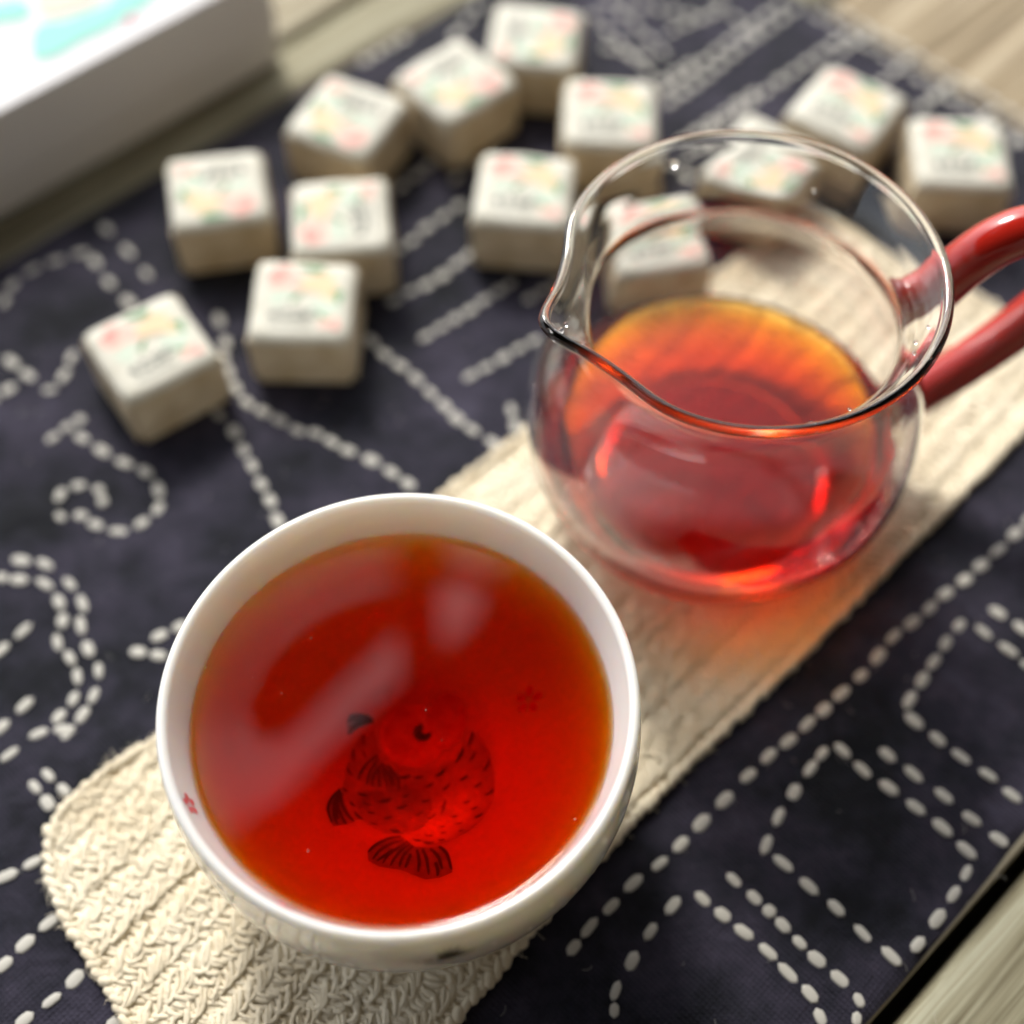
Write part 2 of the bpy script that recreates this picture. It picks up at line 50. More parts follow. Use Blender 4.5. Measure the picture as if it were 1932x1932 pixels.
FISH = {'body':[(-9.84,5.82),(-7.41,7.07),(-6.1,2.98),(-2.65,0.1),(1.26,-1.33),(4.83,-0.77),(8.38,0.95),(10.53,4.65),(11.62,6.91),(13.6,5.1),(15.29,2.13),(16.21,-1.95),(16.34,-5.41),(15.79,-8.53),(14.06,-11.32),(11.67,-13.51),(8.76,-15.13),(5.58,-16.2),(2.88,-15.61),(1.23,-14.46),(-0.41,-13.75),(-3.62,-13.92),(-6.36,-12.82),(-8.87,-11.17),(-11.0,-11.24),(-12.53,-8.43),(-12.78,-4.7),(-12.26,-0.06),(-11.1,3.46)],'belly':[(-9.52,-5.14),(-5.69,-5.37),(-1.91,-4.49),(0.79,-3.35),(3.0,-3.93),(4.16,-5.92),(4.52,-9.02),(3.8,-11.62),(1.98,-13.32),(-1.49,-13.75),(-4.19,-13.35),(-6.94,-11.98),(-9.21,-10.03),(-10.18,-7.47)],'cheek':[(6.74,5.92),(6.47,3.88),(5.58,2.06),(4.18,0.62),(2.4,-0.3),(0.41,-0.61),(-1.61,-0.29),(-3.45,0.62),(-4.95,2.05),(-5.96,3.87),(-6.38,5.9),(-6.15,7.96),(-5.29,9.78),(-3.89,11.22),(-2.08,12.17),(-0.04,12.49),(2.02,12.18),(3.89,11.24),(5.39,9.78),(6.37,7.96)],'eyepatch':[(10.6,8.28),(10.26,6.55),(9.58,5.04),(8.61,3.88),(7.47,3.17),(6.25,3.03),(5.07,3.43),(4.04,4.38),(3.27,5.76),(2.82,7.46),(2.74,9.3),(3.07,11.04),(3.74,12.57),(4.72,13.72),(5.88,14.42),(7.13,14.54),(8.33,14.11),(9.36,13.15),(10.13,11.75),(10.55,10.08)],'nose':[(10.12,3.66),(9.82,3.21),(9.23,2.91),(8.42,2.78),(7.47,2.83),(6.45,3.08),(5.48,3.47),(4.65,4.01),(4.03,4.61),(3.7,5.22),(3.68,5.79),(3.98,6.26),(4.56,6.58),(5.37,6.73),(6.34,6.66),(7.36,6.43),(8.34,6.01),(9.17,5.45),(9.78,4.84),(10.11,4.21)],'headpatch':[(2.97,5.92),(2.81,4.43),(2.26,3.09),(1.37,2.03),(0.24,1.36),(-1.04,1.13),(-2.33,1.34),(-3.51,2.02),(-4.48,3.07),(-5.13,4.41),(-5.4,5.91),(-5.27,7.41),(-4.73,8.78),(-3.84,9.85),(-2.69,10.53),(-1.4,10.78),(-0.09,10.56),(1.11,9.88),(2.08,8.79),(2.72,7.44)],'eye':[(3.68,6.68),(3.69,6.17),(3.53,5.69),(3.22,5.3),(2.79,5.04),(2.3,4.96),(1.8,5.06),(1.36,5.31),(1.02,5.7),(0.83,6.18),(0.81,6.69),(0.97,7.17),(1.28,7.56),(1.71,7.82),(2.21,7.91),(2.43,7.11),(2.16,6.67),(2.34,6.29),(2.96,6.22),(3.64,6.66)],'fin1':[(-7.76,8.77),(-8.91,9.73),(-10.6,10.05),(-12.39,9.75),(-12.8,8.56),(-12.47,5.99),(-11.02,7.34),(-9.4,8.14)],'fin2':[(-6.46,1.81),(-8.19,0.64),(-9.46,-1.39),(-9.85,-3.27),(-8.22,-3.96),(-5.73,-4.51),(-3.52,-5.07),(-2.16,-4.93),(-2.01,-3.35),(-2.85,-1.63),(-4.29,-0.2),(-6.01,1.09)],'fin3':[(-13.16,-5.15),(-14.64,-7.08),(-15.22,-9.39),(-14.83,-11.43),(-13.94,-12.68),(-11.73,-12.26),(-10.17,-11.63),(-11.71,-8.69),(-12.65,-6.72)],'tail':[(-0.91,-14.47),(-3.57,-14.77),(-5.9,-15.94),(-7.22,-17.73),(-6.94,-19.53),(-4.76,-20.64),(-1.06,-21.17),(1.64,-22.36),(3.79,-23.28),(6.4,-23.05),(8.72,-21.96),(8.37,-19.58),(7.23,-17.41),(5.86,-16.49),(3.46,-16.6),(1.32,-16.45),(0.19,-15.31)],'strokes':[[(-7.62,8.78),(-8.91,9.6),(-10.6,9.96),(-12.38,9.6)],[(-7.62,8.78),(-9.44,9.14),(-11.11,9.07),(-12.75,8.58)],[(-7.62,8.72),(-9.42,8.71),(-10.79,8.23),(-12.26,7.29)],[(-7.62,8.64),(-9.68,8.13),(-11.15,7.19),(-12.46,5.84)],[(-6.46,1.81),(-8.18,0.35),(-9.45,-1.67),(-9.85,-3.27)],[(-6.23,1.09),(-7.55,-1.08),(-8.01,-2.81),(-8.22,-4.1)],[(-5.42,0.23),(-6.7,-1.65),(-7.17,-3.23),(-7.16,-4.52)],[(-5.92,-0.79),(-5.94,-2.52),(-5.73,-4.66)],[(-5.13,0.08),(-5.04,-1.93),(-4.08,-4.93)],[(-4.82,-0.78),(-4.05,-2.5),(-3.39,-4.93)],[(-4.51,-0.2),(-2.98,-1.93),(-2.08,-3.64),(-2.16,-5.07)],[(-4.1,-1.35),(-3.35,-2.78),(-2.78,-4.49)],[(-13.16,-5.15),(-14.64,-7.08),(-15.19,-9.39),(-14.25,-12.11)],[(-13.13,-5.59),(-14.15,-8.21),(-13.99,-10.48),(-13.17,-12.46)],[(-13.11,-5.87),(-13.49,-8.18),(-12.66,-10.44),(-11.6,-12.25)],[(-12.97,-5.87),(-12.68,-8.15),(-11.61,-10.11),(-10.17,-11.63)],[(-13.41,-7.32),(-13.67,-9.34),(-13.13,-11.3)],[(-1.18,-14.47),(-3.56,-14.91),(-5.89,-16.22),(-7.15,-17.73)],[(-0.75,-15.18),(-2.98,-15.89),(-5.02,-17.34),(-6.19,-19.2)],[(0.07,-15.46),(-1.6,-16.73),(-3.37,-18.19),(-4.29,-20.02)],[(0.62,-15.89),(-1.04,-17.29),(-2.25,-19.08),(-2.82,-20.44)],[(1.18,-16.31),(-0.22,-17.85),(-0.92,-19.36),(-1.09,-20.72)],[(0.85,-17.86),(0.29,-19.66),(-0.08,-20.86)],[(1.87,-17.02),(2.47,-19.38),(2.4,-21.78)],[(2.94,-17.02),(3.84,-19.1),(4.4,-22.41)],[(4.4,-16.89),(5.94,-18.57),(6.85,-21.3)],[(5.99,-16.48),(7.52,-18.04),(8.57,-21.37)],[(5.46,-19.75),(6.01,-21.27),(5.99,-22.74)],[(-2.38,-17.03),(-3.9,-18.2),(-5.38,-19.46)]],'scales':[[(-9.25,5.7),(-9.23,5.52),(-9.22,5.35),(-9.21,5.16),(-9.2,4.98),(-9.19,4.8),(-9.19,4.63),(-9.18,4.45),(-9.18,4.27),(-9.22,4.27),(-9.36,4.43),(-9.42,4.62),(-9.46,4.8),(-9.47,4.97),(-9.47,5.15),(-9.45,5.33),(-9.41,5.52),(-9.28,5.7)],[(-11.2,2.53),(-11.14,2.33),(-11.1,2.13),(-11.05,1.93),(-11.0,1.73),(-10.96,1.55),(-10.92,1.35),(-10.88,1.15),(-10.84,0.95),(-10.88,0.94),(-11.07,1.1),(-11.17,1.29),(-11.25,1.48),(-11.3,1.66),(-11.33,1.87),(-11.35,2.07),(-11.34,2.28),(-11.23,2.51)],[(-9.26,2.51),(-9.17,2.38),(-9.09,2.24),(-9.0,2.1),(-8.92,1.97),(-8.84,1.83),(-8.75,1.69),(-8.67,1.55),(-8.59,1.41),(-8.62,1.39),(-8.81,1.47),(-8.93,1.58),(-9.03,1.71),(-9.12,1.84),(-9.2,1.98),(-9.26,2.13),(-9.31,2.29),(-9.29,2.49)],[(-12.09,-1.12),(-11.97,-1.24),(-11.84,-1.36),(-11.72,-1.46),(-11.59,-1.58),(-11.47,-1.7),(-11.35,-1.81),(-11.23,-1.94),(-11.11,-2.06),(-11.14,-2.09),(-11.34,-2.08),(-11.5,-1.99),(-11.64,-1.9),(-11.76,-1.79),(-11.88,-1.66),(-11.99,-1.52),(-12.07,-1.38),(-12.12,-1.15)],[(-12.85,-5.06),(-12.72,-5.1),(-12.59,-5.13),(-12.46,-5.18),(-12.33,-5.23),(-12.2,-5.26),(-12.07,-5.31),(-11.94,-5.36),(-11.82,-5.4),(-11.83,-5.43),(-11.98,-5.5),(-12.12,-5.5),(-12.26,-5.48),(-12.39,-5.44),(-12.52,-5.4),(-12.64,-5.33),(-12.76,-5.24),(-12.86,-5.09)],[(-9.72,-5.93),(-9.52,-5.95),(-9.32,-5.97),(-9.12,-5.99),(-8.92,-6.01),(-8.72,-6.02),(-8.51,-6.06),(-8.31,-6.09),(-8.11,-6.11),(-8.11,-6.16),(-8.33,-6.31),(-8.53,-6.35),(-8.74,-6.36),(-8.94,-6.35),(-9.14,-6.31),(-9.34,-6.26),(-9.54,-6.17),(-9.73,-5.98)],[(-5.64,-7.34),(-5.39,-7.28),(-5.14,-7.23),(-4.89,-7.18),(-4.64,-7.13),(-4.39,-7.08),(-4.13,-7.04),(-3.88,-7.0),(-3.62,-6.96),(-3.61,-7.02),(-3.82,-7.27),(-4.06,-7.4),(-4.3,-7.48),(-4.55,-7.54),(-4.8,-7.58),(-5.07,-7.58),(-5.33,-7.55),(-5.63,-7.39)],[(-11.19,-7.75),(-11.06,-7.82),(-10.93,-7.88),(-10.79,-7.96),(-10.66,-8.03),(-10.53,-8.11),(-10.39,-8.19),(-10.26,-8.27),(-10.13,-8.33),(-10.14,-8.37),(-10.33,-8.4),(-10.48,-8.37),(-10.62,-8.32),(-10.76,-8.25),(-10.89,-8.17),(-11.01,-8.08),(-11.13,-7.96),(-11.21,-7.78)],[(-8.52,-7.82),(-8.38,-7.85),(-8.25,-7.87),(-8.12,-7.9),(-7.99,-7.94),(-7.85,-7.97),(-7.72,-8.0),(-7.59,-8.04),(-7.46,-8.08),(-7.47,-8.11),(-7.62,-8.19),(-7.76,-8.19),(-7.9,-8.18),(-8.03,-8.16),(-8.16,-8.12),(-8.29,-8.06),(-8.41,-7.99),(-8.52,-7.85)],[(-7.73,-9.56),(-7.56,-9.58),(-7.4,-9.6),(-7.24,-9.61),(-7.08,-9.63),(-6.92,-9.65),(-6.76,-9.68),(-6.6,-9.69),(-6.44,-9.72),(-6.44,-9.75),(-6.61,-9.87),(-6.77,-9.91),(-6.94,-9.92),(-7.1,-9.9),(-7.26,-9.87),(-7.42,-9.83),(-7.57,-9.76),(-7.73,-9.6)],[(-10.08,-9.86),(-9.92,-9.95),(-9.75,-10.06),(-9.59,-10.17),(-9.43,-10.28),(-9.27,-10.39),(-9.11,-10.5),(-8.95,-10.61),(-8.8,-10.73),(-8.82,-10.76),(-9.05,-10.79),(-9.24,-10.73),(-9.42,-10.64),(-9.58,-10.54),(-9.74,-10.42),(-9.89,-10.29),(-10.02,-10.13),(-10.1,-9.89)],[(-4.44,-10.69),(-4.29,-10.65),(-4.13,-10.64),(-3.96,-10.62),(-3.81,-10.59),(-3.65,-10.58),(-3.49,-10.56),(-3.32,-10.55),(-3.16,-10.54),(-3.16,-10.58),(-3.3,-10.72),(-3.45,-10.8),(-3.61,-10.84),(-3.77,-10.86),(-3.93,-10.88),(-4.09,-10.87),(-4.26,-10.84),(-4.44,-10.72)],[(-6.94,-11.79),(-6.81,-11.8),(-6.67,-11.83),(-6.54,-11.85),(-6.41,-11.87),(-6.27,-11.89),(-6.14,-11.91),(-6.01,-11.93),(-5.88,-11.96),(-5.88,-11.99),(-6.02,-12.09),(-6.16,-12.1),(-6.3,-12.1),(-6.43,-12.1),(-6.56,-12.07),(-6.69,-12.02),(-6.82,-11.96),(-6.95,-11.81)],[(-3.2,-13.15),(-3.01,-13.16),(-2.82,-13.17),(-2.63,-13.18),(-2.45,-13.18),(-2.26,-13.2),(-2.07,-13.22),(-1.89,-13.24),(-1.7,-13.26),(-1.7,-13.32),(-1.89,-13.45),(-2.08,-13.5),(-2.27,-13.52),(-2.46,-13.51),(-2.64,-13.48),(-2.83,-13.44),(-3.02,-13.35),(-3.2,-13.19)],[(-1.17,-6.44),(-1.04,-6.38),(-0.9,-6.33),(-0.76,-6.27),(-0.62,-6.22),(-0.48,-6.16),(-0.34,-6.11),(-0.2,-6.06),(-0.06,-6.01),(-0.05,-6.05),(-0.14,-6.21),(-0.27,-6.31),(-0.4,-6.39),(-0.53,-6.45),(-0.67,-6.49),(-0.82,-6.52),(-0.98,-6.53),(-1.16,-6.47)],[(-2.19,-8.61),(-1.98,-8.55),(-1.77,-8.5),(-1.56,-8.45),(-1.35,-8.4),(-1.14,-8.36),(-0.93,-8.31),(-0.71,-8.27),(-0.5,-8.23),(-0.49,-8.28),(-0.66,-8.5),(-0.85,-8.61),(-1.05,-8.69),(-1.26,-8.75),(-1.48,-8.78),(-1.69,-8.8),(-1.92,-8.78),(-2.17,-8.65)],[(2.54,-7.36),(2.72,-7.32),(2.89,-7.29),(3.06,-7.25),(3.23,-7.22),(3.41,-7.19),(3.58,-7.16),(3.76,-7.13),(3.93,-7.11),(3.94,-7.14),(3.8,-7.33),(3.63,-7.41),(3.47,-7.47),(3.29,-7.52),(3.12,-7.54),(2.94,-7.54),(2.75,-7.51),(2.55,-7.4)],[(1.34,-10.01),(1.5,-9.95),(1.65,-9.9),(1.81,-9.86),(1.96,-9.81),(2.12,-9.77),(2.27,-9.73),(2.43,-9.69),(2.59,-9.65),(2.6,-9.68),(2.48,-9.87),(2.34,-9.96),(2.19,-10.03),(2.04,-10.08),(1.88,-10.11),(1.72,-10.13),(1.55,-10.13),(1.36,-10.04)],[(3.84,-10.73),(3.99,-10.65),(4.13,-10.58),(4.27,-10.51),(4.42,-10.42),(4.56,-10.35),(4.71,-10.29),(4.86,-10.22),(5.0,-10.15),(5.02,-10.2),(4.93,-10.39),(4.81,-10.5),(4.68,-10.6),(4.54,-10.69),(4.39,-10.75),(4.23,-10.79),(4.06,-10.81),(3.86,-10.76)],[(-1.96,-2.58),(-1.73,-2.53),(-1.5,-2.5),(-1.27,-2.46),(-1.04,-2.42),(-0.81,-2.39),(-0.58,-2.36),(-0.35,-2.33),(-0.12,-2.29),(-0.11,-2.35),(-0.31,-2.58),(-0.53,-2.68),(-0.75,-2.76),(-0.98,-2.8),(-1.21,-2.82),(-1.44,-2.82),(-1.69,-2.78),(-1.95,-2.63)],[(0.87,-2.64),(1.06,-2.61),(1.25,-2.57),(1.44,-2.54),(1.63,-2.51),(1.82,-2.49),(2.01,-2.46),(2.2,-2.44),(2.39,-2.42),(2.39,-2.46),(2.23,-2.64),(2.05,-2.73),(1.87,-2.79),(1.68,-2.83),(1.49,-2.84),(1.29,-2.84),(1.1,-2.81),(0.88,-2.68)],[(3.21,-4.35),(3.36,-4.29),(3.51,-4.23),(3.66,-4.17),(3.81,-4.11),(3.97,-4.05),(4.12,-3.99),(4.27,-3.94),(4.43,-3.88),(4.44,-3.92),(4.34,-4.1),(4.2,-4.21),(4.06,-4.29),(3.91,-4.36),(3.75,-4.41),(3.59,-4.44),(3.42,-4.45),(3.22,-4.39)],[(6.53,-4.9),(6.67,-4.79),(6.81,-4.68),(6.95,-4.57),(7.1,-4.47),(7.24,-4.36),(7.39,-4.26),(7.53,-4.16),(7.68,-4.06),(7.7,-4.09),(7.64,-4.31),(7.53,-4.46),(7.4,-4.59),(7.26,-4.71),(7.12,-4.8),(6.96,-4.89),(6.78,-4.95),(6.55,-4.93)],[(5.08,-2.1),(5.29,-1.97),(5.5,-1.83),(5.71,-1.7),(5.92,-1.57),(6.13,-1.44),(6.34,-1.32),(6.56,-1.19),(6.77,-1.07),(6.8,-1.12),(6.69,-1.44),(6.52,-1.63),(6.33,-1.8),(6.12,-1.94),(5.91,-2.05),(5.67,-2.13),(5.42,-2.2),(5.11,-2.15)],[(8.76,0.8),(8.92,1.03),(9.08,1.26),(9.24,1.49),(9.41,1.72),(9.57,1.95),(9.74,2.18),(9.92,2.39),(10.09,2.6),(10.14,2.56),(10.15,2.19),(10.05,1.92),(9.91,1.66),(9.76,1.43),(9.58,1.21),(9.38,1.01),(9.15,0.84),(8.81,0.76)],[(11.23,4.15),(11.3,4.39),(11.37,4.62),(11.45,4.84),(11.52,5.07),(11.6,5.29),(11.68,5.53),(11.77,5.74),(11.85,5.98),(11.9,5.94),(12.0,5.66),(11.99,5.4),(11.95,5.15),(11.88,4.93),(11.79,4.7),(11.68,4.49),(11.53,4.28),(11.28,4.13)],[(11.53,0.99),(11.65,1.15),(11.77,1.31),(11.89,1.45),(12.01,1.6),(12.14,1.74),(12.26,1.9),(12.39,2.04),(12.51,2.19),(12.55,2.16),(12.54,1.9),(12.46,1.71),(12.37,1.53),(12.25,1.39),(12.12,1.24),(11.97,1.12),(11.81,1.0),(11.56,0.96)],[(14.31,-1.05),(14.42,-0.87),(14.54,-0.7),(14.65,-0.53),(14.77,-0.35),(14.89,-0.18),(15.01,-0.02),(15.13,0.16),(15.25,0.33),(15.29,0.3),(15.3,0.01),(15.24,-0.19),(15.15,-0.38),(15.04,-0.56),(14.91,-0.73),(14.77,-0.88),(14.6,-1.01),(14.35,-1.08)],[(9.62,-3.11),(9.79,-3.03),(9.96,-2.94),(10.13,-2.87),(10.31,-2.78),(10.48,-2.71),(10.65,-2.63),(10.83,-2.56),(11.0,-2.48),(11.02,-2.52),(10.92,-2.75),(10.77,-2.89),(10.61,-2.99),(10.44,-3.08),(10.26,-3.14),(10.08,-3.2),(9.88,-3.21),(9.64,-3.14)],[(12.5,-4.51),(12.66,-4.44),(12.81,-4.36),(12.97,-4.29),(13.13,-4.21),(13.29,-4.15),(13.46,-4.07),(13.62,-4.0),(13.78,-3.94),(13.8,-3.98),(13.7,-4.18),(13.56,-4.31),(13.41,-4.4),(13.26,-4.49),(13.09,-4.55),(12.92,-4.6),(12.74,-4.61),(12.51,-4.55)],[(14.6,-6.2),(14.77,-6.13),(14.94,-6.04),(15.11,-5.97),(15.28,-5.88),(15.46,-5.81),(15.63,-5.73),(15.8,-5.67),(15.98,-5.59),(16.0,-5.63),(15.89,-5.85),(15.74,-5.99),(15.58,-6.1),(15.41,-6.18),(15.24,-6.25),(15.05,-6.29),(14.85,-6.31),(14.62,-6.25)],[(10.43,-7.68),(10.57,-7.66),(10.72,-7.63),(10.87,-7.61),(11.02,-7.59),(11.16,-7.56),(11.31,-7.55),(11.46,-7.52),(11.61,-7.51),(11.61,-7.55),(11.49,-7.69),(11.35,-7.75),(11.21,-7.8),(11.06,-7.84),(10.91,-7.84),(10.76,-7.85),(10.6,-7.82),(10.44,-7.72)],[(11.96,-9.03),(12.1,-8.99),(12.24,-8.95),(12.39,-8.91),(12.53,-8.88),(12.67,-8.84),(12.82,-8.8),(12.96,-8.78),(13.11,-8.75),(13.12,-8.78),(13.0,-8.93),(12.87,-9.02),(12.74,-9.08),(12.59,-9.11),(12.45,-9.15),(12.3,-9.16),(12.14,-9.15),(11.97,-9.07)],[(12.65,-10.71),(12.82,-10.65),(12.98,-10.58),(13.14,-10.53),(13.31,-10.47),(13.47,-10.41),(13.64,-10.36),(13.8,-10.3),(13.97,-10.25),(13.98,-10.29),(13.87,-10.49),(13.72,-10.6),(13.57,-10.68),(13.4,-10.75),(13.24,-10.8),(13.06,-10.82),(12.88,-10.83),(12.67,-10.75)],[(8.18,-10.5),(8.33,-10.47),(8.47,-10.45),(8.62,-10.44),(8.77,-10.42),(8.92,-10.39),(9.06,-10.39),(9.21,-10.37),(9.36,-10.35),(9.36,-10.39),(9.24,-10.53),(9.1,-10.59),(8.95,-10.64),(8.81,-10.67),(8.66,-10.68),(8.51,-10.66),(8.35,-10.64),(8.19,-10.53)],[(9.17,-11.92),(9.3,-11.89),(9.43,-11.86),(9.56,-11.84),(9.69,-11.82),(9.83,-11.8),(9.96,-11.78),(10.09,-11.76),(10.23,-11.75),(10.23,-11.78),(10.12,-11.91),(10.0,-11.97),(9.87,-12.02),(9.74,-12.04),(9.6,-12.05),(9.47,-12.06),(9.32,-12.03),(9.17,-11.95)],[(6.05,-12.48),(6.17,-12.47),(6.29,-12.45),(6.41,-12.44),(6.53,-12.43),(6.65,-12.42),(6.77,-12.42),(6.89,-12.41),(7.01,-12.41),(7.02,-12.43),(6.91,-12.54),(6.79,-12.59),(6.67,-12.62),(6.55,-12.64),(6.43,-12.64),(6.31,-12.63),(6.18,-12.59),(6.05,-12.51)],[(6.3,-13.68),(6.42,-13.66),(6.54,-13.66),(6.66,-13.65),(6.78,-13.64),(6.9,-13.62),(7.02,-13.62),(7.14,-13.61),(7.26,-13.61),(7.27,-13.64),(7.16,-13.75),(7.04,-13.79),(6.92,-13.82),(6.8,-13.84),(6.68,-13.85),(6.56,-13.83),(6.44,-13.8),(6.3,-13.7)],[(9.58,-13.45),(9.68,-13.43),(9.79,-13.41),(9.89,-13.39),(10.0,-13.37),(10.1,-13.35),(10.21,-13.34),(10.32,-13.33),(10.42,-13.31),(10.43,-13.33),(10.34,-13.44),(10.24,-13.49),(10.14,-13.52),(10.03,-13.55),(9.93,-13.56),(9.82,-13.56),(9.71,-13.54),(9.58,-13.47)],[(3.39,-14.09),(3.55,-14.1),(3.72,-14.12),(3.88,-14.14),(4.04,-14.15),(4.2,-14.16),(4.36,-14.19),(4.52,-14.21),(4.68,-14.23),(4.68,-14.26),(4.51,-14.39),(4.35,-14.42),(4.19,-14.42),(4.02,-14.42),(3.86,-14.4),(3.71,-14.36),(3.55,-14.28),(3.39,-14.13)],[(1.23,-14.95),(1.41,-14.96),(1.58,-15.0),(1.76,-15.02),(1.93,-15.04),(2.1,-15.07),(2.28,-15.09),(2.45,-15.13),(2.62,-15.16),(2.62,-15.2),(2.43,-15.31),(2.25,-15.34),(2.08,-15.34),(1.9,-15.33),(1.73,-15.3),(1.56,-15.25),(1.39,-15.16),(1.23,-14.98)],[(3.23,-15.56),(3.44,-15.56),(3.66,-15.55),(3.87,-15.55),(4.09,-15.56),(4.3,-15.56),(4.51,-15.56),(4.73,-15.57),(4.94,-15.58),(4.94,-15.63),(4.74,-15.8),(4.52,-15.87),(4.31,-15.9),(4.1,-15.91),(3.88,-15.9),(3.67,-15.86),(3.45,-15.79),(3.23,-15.61)],[(5.89,-15.15),(6.02,-15.13),(6.16,-15.12),(6.29,-15.12),(6.42,-15.1),(6.56,-15.09),(6.69,-15.08),(6.82,-15.07),(6.96,-15.06),(6.96,-15.11),(6.84,-15.22),(6.71,-15.28),(6.58,-15.31),(6.45,-15.33),(6.31,-15.32),(6.18,-15.31),(6.04,-15.28),(5.89,-15.18)],[(6.22,-9.53),(6.28,-9.31),(6.35,-9.07),(6.42,-8.84),(6.49,-8.61),(6.56,-8.38),(6.64,-8.16),(6.72,-7.93),(6.8,-7.71),(6.84,-7.72),(6.94,-8.02),(6.94,-8.28),(6.9,-8.53),(6.84,-8.75),(6.76,-8.98),(6.65,-9.19),(6.51,-9.4),(6.27,-9.56)],[(6.2,-8.44),(6.31,-8.34),(6.42,-8.22),(6.53,-8.12),(6.64,-8.02),(6.76,-7.92),(6.87,-7.83),(6.98,-7.73),(7.1,-7.64),(7.12,-7.66),(7.09,-7.87),(7.0,-8.0),(6.91,-8.12),(6.8,-8.22),(6.68,-8.31),(6.56,-8.39),(6.41,-8.46),(6.22,-8.46)]]}

# ------------------------------------------------------------------ helpers
def tag(o, label=None, cat=None, group=None, kind=None):
    if label: o['label'] = label
    if cat: o['category'] = cat
    if group: o['group'] = group
    if kind: o['kind'] = kind
    return o

def mesh(name, V, F, smooth=True):
    me = bpy.data.meshes.new(name)
    me.from_pydata([(x * S, y * S, z * S) for x, y, z in V], [], F)
    me.update()
    if smooth: me.polygons.foreach_set('use_smooth', [True] * len(me.polygons))
    return me

def link(name, me, m=None, parent=None, loc=None, rz=0.0):
    o = bpy.data.objects.new(name, me); col.objects.link(o)
    if m and me is not None and not me.materials: me.materials.append(m)
    if parent: o.parent = parent
    if loc: o.location = [c * S for c in loc]
    if rz: o.rotation_euler = (0, 0, rz)
    return o

def obj(name, V, F, m, parent=None, smooth=True, **k):
    return link(name, mesh(name, V, F, smooth), m, parent, **k)

def catmull(P, n=8, closed=False):
    out = []; N = len(P)
    rng = range(N if closed else N - 1)
    for i in rng:
        g = lambda j: P[j % N] if closed else P[max(0, min(N - 1, j))]
        a, b, c, d = g(i - 1), g(i), g(i + 1), g(i + 2)
        for k in range(n):
            t = k / n
            out.append(tuple(0.5 * (2 * b[q] + (c[q] - a[q]) * t + (2 * a[q] - 5 * b[q] + 4 * c[q] - d[q]) * t * t
                        + (3 * b[q] - a[q] - 3 * c[q] + d[q]) * t ** 3) for q in range(len(b))))
    if not closed: out.append(tuple(P[-1]))
    return out

def lathe(prof, seg=128, deform=None):
    """closed of revolution about local z; profile points (r,z); r=0 ends become poles"""
    V = []; F = []; rings = []
    for r, z in prof:
        if r < 1e-6:
            rings.append([len(V)]); V.append((0, 0, z)); continue
        ring = []
        for i in range(seg):
            a = 2 * pi * i / seg
            rr, zz = (r, z) if deform is None else deform(r, z, a)
            ring.append(len(V)); V.append((rr * cos(a), rr * sin(a), zz))
        rings.append(ring)
    for A, B in zip(rings[:-1], rings[1:]):
        for i in range(seg):
            j = (i + 1) % seg
            if len(A) == 1 and len(B) == 1: break
            if len(A) == 1: F.append((A[0], B[j], B[i]))
            elif len(B) == 1: F.append((A[i], A[j], B[0]))
            else: F.append((A[i], A[j], B[j], B[i]))
    return V, F

def tube(P, rad, seg=16, cap=True, flat=1.0):
    """swept tube along points; rad = number or function of t"""
    V = []; F = []; n = len(P); P = [Vector(p) for p in P]; up = Vector((0, 0, 1)); prev = None
    for i, p in enumerate(P):
        d = (P[min(n - 1, i + 1)] - P[max(0, i - 1)]).normalized()
        if prev is None:
            s = d.cross(up)
            if s.length < 1e-3: s = d.cross(Vector((1, 0, 0)))
            s.normalize()
        else:
            s = (prev - d * prev.dot(d)).normalized()
        prev = s; b = s.cross(d)
        r = rad(i / (n - 1)) if callable(rad) else rad
        for k in range(seg):
            a = 2 * pi * k / seg
            V.append(tuple(p + s * (r * cos(a)) + b * (r * flat * sin(a))))
    for i in range(n - 1):
        for k in range(seg):
            l = (k + 1) % seg
            F.append((i * seg + k, i * seg + l, (i + 1) * seg + l, (i + 1) * seg + k))
    if cap:
        F.append(tuple(range(seg))[::-1]); F.append(tuple((n - 1) * seg + k for k in range(seg)))
    return V, F

def grain(length, width, height, k=6, seg=8, bend=0.0, flatten=1.0):
    """a rice-grain of thread lying along x, resting on z=0"""
    V = []; F = []
    V.append((-length / 2, 0, height * .35))
    for i in range(1, k):
        t = i / k; x = -length / 2 + length * t; w = (1 - abs(2 * t - 1) ** 3.2) ** .6
        for j in range(seg):
            a = 2 * pi * j / seg
            V.append((x, width / 2 * w * cos(a) + bend * (1 - (2 * t - 1) ** 2), height * .5 + height * .5 * w * sin(a)))
    V.append((length / 2, 0, height * .35)); e = len(V) - 1
    for j in range(seg):
        l = (j + 1) % seg
        F.append((0, 1 + l, 1 + j)); F.append((e, e - seg + j, e - seg + l))
        for i in range(k - 2):
            a = 1 + i * seg
            F.append((a + j, a + l, a + seg + l, a + seg + j))
    return V, F

def joined(items):
    """items: list of (V,F) -> one V,F"""
    V = []; F = []
    for v, f in items:
        o = len(V); V += v; F += [tuple(i + o for i in q) for q in f]
    return V, F

def place(VF, x, y, z, a, sx=1, sy=1, sz=1):
    c, s = cos(a), sin(a)
    return [(x + (vx * sx) * c - (vy * sy) * s, y + (vx * sx) * s + (vy * sy) * c, z + vz * sz) for vx, vy, vz in VF[0]], VF[1]

